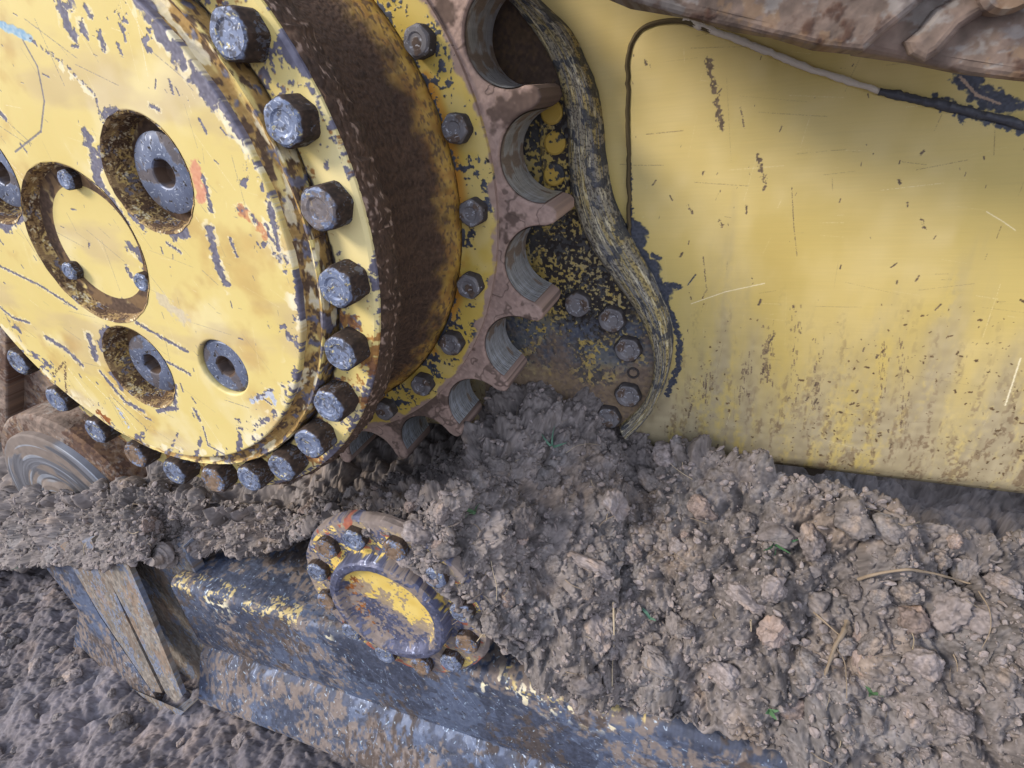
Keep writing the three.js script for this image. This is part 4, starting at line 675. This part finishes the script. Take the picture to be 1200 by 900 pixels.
{
  const R = rng(90), clod = (p, n, s, i, m, sink) => { const o = part(numbered('soil_clod'), bigClods[i % 8], m, scene); const tn = ['grey brown', 'pale dry grey', 'dark damp grey', 'reddish tan'][tones.indexOf(m)], sz = s > .016 ? 'large' : s > .008 ? 'middle-sized' : 'small'; o.userData = { label: sz + ' ' + tn + ' clod lying on the soil heap', category: 'clod', group: sz + ' ' + tn + ' clods on the soil heap' }; o.position.copy(p).addScaledVector(n, s * sink); o.rotation.set(R() * 6, R() * 6, R() * 6); o.scale.set(s * (.8 + .5 * R()), s * (.7 + .4 * R()), s * (.8 + .5 * R())); return o; };
  // the larger ones, where they lie
  for (const [x, y, w, t] of [[840, 655, 46, 0], [795, 640, 34, 1], [692, 662, 40, 1], [722, 592, 44, 1], [760, 560, 40, 0], [905, 690, 40, 1], [870, 612, 34, 0], [822, 594, 34, 3], [948, 636, 44, 1], [1000, 612, 56, 0], [1040, 620, 44, 0], [960, 705, 50, 0], [1066, 726, 50, 3], [1060, 690, 40, 0], [1150, 720, 46, 1], [1130, 668, 44, 0], [1180, 690, 44, 1], [905, 740, 40, 3], [875, 700, 36, 1], [1010, 760, 40, 3], [1080, 780, 46, 1], [660, 700, 30, 0], [610, 610, 40, 2], [560, 560, 34, 0], [640, 560, 40, 0], [520, 600, 30, 1], [480, 580, 30, 1], [545, 660, 34, 2], [700, 740, 34, 1], [790, 730, 34, 0], [850, 790, 36, 1], [930, 830, 34, 3], [1120, 840, 40, 1], [740, 650, 34, 1], [590, 700, 36, 3], [540, 705, 30, 3], [1170, 790, 44, 0], [1000, 690, 30, 2], [1100, 655, 36, 0]]) { const { p, n, mpp } = pick(x, y); clod(p, n, w * mpp * .42, Math.floor(R() * 8), tones[t], -.1); }
  for (let i = 0; i < 190; i++) {
    const u = .05 + .93 * R(), v = .31 + .46 * R(), { p, n } = onHeap(u, v), s = (.004 + .013 * R() ** 2.4) * (u > .5 ? 1.15 : .85);
    if (u < .42 && v > .6) continue;
    clod(p, n, s, i, tones[Math.floor(R() * 3.3)], .05);
  }
  for (let i = 0; i < 40; i++) {
    const x = -1 + R() * .85, z = -.02 + R() * .35, s = .005 + .016 * R() ** 2, y = -.888 + crumble(x, -.888, z, .62);
    const o = part(numbered('ground_clod'), bigClods[i % 8], tones[i % 2], scene); o.userData = { label: 'grey brown clod on the mud beside the track frame', category: 'clod', group: 'clods on the ground' };
    o.position.set(x, y + s * .2, z); o.rotation.set(R() * 6, R() * 6, R() * 6); o.scale.setScalar(s);
  }
  // loose crumbs, too many to count
  const M = new THREE.Matrix4(), Q = new THREE.Quaternion(), E = new THREE.Euler(), S = new THREE.Vector3();
  crumbs.forEach((g, n) => {
    const N = 4200, o = new THREE.InstancedMesh(g, tones[[0, 1, 0, 1][n]], N); o.name = numbered('soil_crumbs'); o.userData = { kind: 'stuff', label: 'fine loose crumbs scattered over the soil heap', category: 'soil' }; o.castShadow = o.receiveShadow = true;
    for (let i = 0; i < N; i++) { const { p, n: nn } = onHeap(R(), .25 + .57 * R()), s = .0009 + .0046 * R() ** 4; E.set(R() * 6, R() * 6, R() * 6); S.set(s * (.6 + R()), s * (.4 + .5 * R()), s * (.6 + R())); M.compose(p.addScaledVector(nn, s * .2), Q.setFromEuler(E), S); o.setMatrixAt(i, M); }
    scene.add(o);
  });
}
// dry roots and straws, twig, grass
const straw = [[.42, .35, .25], [.28, .22, .16], [.22, .18, .14]].map((c) => new THREE.MeshStandardMaterial({ color: new THREE.Color(...c), roughness: .85 }));
const green = [[.05, .15, .06], [.09, .2, .09], [.12, .26, .18]].map((c) => new THREE.MeshPhysicalMaterial({ color: new THREE.Color(...c), roughness: .7, transmission: .25, thickness: 0, side: THREE.DoubleSide }));
function fibre(pts, r, m, seg = 24) { const c = new THREE.CatmullRomCurve3(pts), g = new THREE.TubeGeometry(c, seg, r, 5), p = g.attributes.position; for (let i = 0; i < p.count; i++) { const t = Math.floor(i / 6) / seg, s = c.getPoint(t), k = (1 - .55 * t) * (.75 + .5 * n2(t * 14, r * 9e4, 2)); p.setXYZ(i, s.x + (p.getX(i) - s.x) * k, s.y + (p.getY(i) - s.y) * k, s.z + (p.getZ(i) - s.z) * k); } g.computeVertexNormals(); return new THREE.Mesh(g, m); }
{
  const R = rng(95), add = (o, name, label, category, group) => { o.name = numbered(name); o.userData = { label, category }; if (group) o.userData.group = group; scene.add(o); };
  for (let i = 0; i < 150; i++) {
    const u = .04 + .94 * R(), v = .30 + .47 * R(), { p, n } = onHeap(u, v), L = .010 + .05 * R() ** 2.2, a = R() * 6.28, t = new THREE.Vector3(Math.cos(a), 0, Math.sin(a)).projectOnPlane(n).normalize(), b = new THREE.Vector3().crossVectors(n, t), w = (R() - .5) * .8;
    const q = [0, .35, .7, 1].map((k) => p.clone().addScaledVector(t, (k - .5) * L).addScaledVector(b, w * L * k * (1 - k) * 2).addScaledVector(n, .0015 + Math.sin(k * 3.1) * L * .16 * R()));
    add(fibre(q, .0003 + .0005 * R() ** 2, straw[i % 3]), 'dry_root', 'thin pale dry root fibre on the soil heap', 'root', 'root fibres in the soil');
  }
  const along = (list, lift = .003) => { const fine = []; list.forEach(([x, y], i) => { if (i) for (const t of [.33, .67]) fine.push([mix(list[i - 1][0], x, t), mix(list[i - 1][1], y, t)]); fine.push([x, y]); }); const q = fine.map(([x, y]) => { const { p } = pick(x, y), c = camera.position.clone().sub(p).normalize(); return p.addScaledVector(c, lift * .6).add(new THREE.Vector3(0, lift * .5, 0)); }); return q.map((p, i) => i && i < q.length - 1 ? p.clone().multiplyScalar(.5).addScaledVector(q[i - 1], .25).addScaledVector(q[i + 1], .25) : p); };
  add(fibre(along([[1006, 684], [1030, 676], [1062, 672], [1092, 677], [1120, 684], [1135, 690]], .013), .0021, straw[1], 60), 'twig', 'long grey brown twig lying across the soil heap', 'twig');
  add(fibre(along([[1076, 612], [1060, 620], [1030, 600], [1000, 596]], .004), .0011, straw[2], 40), 'twig', 'thin bent twig at the crest of the heap', 'twig');
  add(fibre(along([[719, 706], [720, 740], [718, 775], [717, 805]], .004), .0012, straw[0], 40), 'straw', 'pale upright straw hanging down the heap onto the frame', 'straw');
  add(fibre(along([[880, 728], [881, 742]], .004), .0013, straw[0], 10), 'straw', 'short white straw standing in the soil', 'straw');
  add(fibre(along([[954, 720], [972, 736], [990, 752]], .006), .0012, straw[1], 24), 'root', 'forked pale root beside the dark hollow', 'root');
  { const pts = along([[992, 734], [986, 748], [974, 768], [966, 796]], .013), o = fibre(pts, .0030, straw[1], 40), q = along([[978, 760], [990, 780], [992, 822]], .010); add(o, 'root', 'thick torn root stump with side roots in the soil', 'root'); const b = fibre(q, .0011, straw[1], 24); b.name = 'side_root'; o.add(b); }
  // grass: each blade a bent, folded strip
  function blade(p, dir, n, L, w, m) { const pos = [], idx = [], S = 8, side = new THREE.Vector3().crossVectors(dir, n).normalize(); for (let i = 0; i <= S; i++) { const t = i / S, c = p.clone().addScaledVector(dir, L * t).addScaledVector(n, L * (.55 * t - .6 * t * t)), h = w * (1 - t * t) * .5; for (const s of [-1, 0, 1]) { const q = c.clone().addScaledVector(side, s * h).addScaledVector(n, s ? h * .4 : 0); pos.push(q.x, q.y, q.z); } } for (let i = 0; i < S; i++) for (let k = 0; k < 2; k++) { const a = i * 3 + k; idx.push(a, a + 1, a + 3, a + 1, a + 4, a + 3); } const g = new THREE.BufferGeometry(); g.setAttribute('position', new THREE.Float32BufferAttribute(pos, 3)); g.setIndex(idx); g.computeVertexNormals(); const o = new THREE.Mesh(g, m); o.name = 'blade'; return o; }
  for (const [x, y, c, L, m, label] of [[905, 637, 6, .026, 0, 'small dark green grass tuft on the heap below the hull'], [1018, 632, 5, .022, 0, 'small dark green grass tuft near the crest of the heap'], [558, 602, 3, .018, 1, 'short green leaf stuck in soil below the sprocket'], [1022, 816, 3, .018, 1, 'blue green leaf scrap in front of the root stump'], [762, 726, 3, .018, 2, 'pale green leaf scrap on the heap front'], [30, 668, 6, .036, 2, 'pale green grass tuft beside the guard plate'], [648, 488, 3, .028, 2, 'green grass stem in the sprocket pocket'], [900, 832, 3, .014, 1, 'tiny green leaf on the muddy frame edge']]) {
    const { p, n } = pick(x, y < 520 ? 524 : y), o = new THREE.Group(); o.position.copy(p); add(o, 'grass_tuft', label, 'grass');
    for (let i = 0; i < c; i++) { const a = R() * 6.28, d = new THREE.Vector3(Math.cos(a), .2, Math.sin(a)).addScaledVector(n, .5).normalize(); o.add(blade(new THREE.Vector3().addScaledVector(n, .002), d, n, L * (.6 + .7 * R()), .0028 + .0022 * R(), green[m])); }
  }
}
scene.traverse((o) => { if (o.isMesh) o.castShadow = o.receiveShadow = true; });
renderer.render(scene, camera);
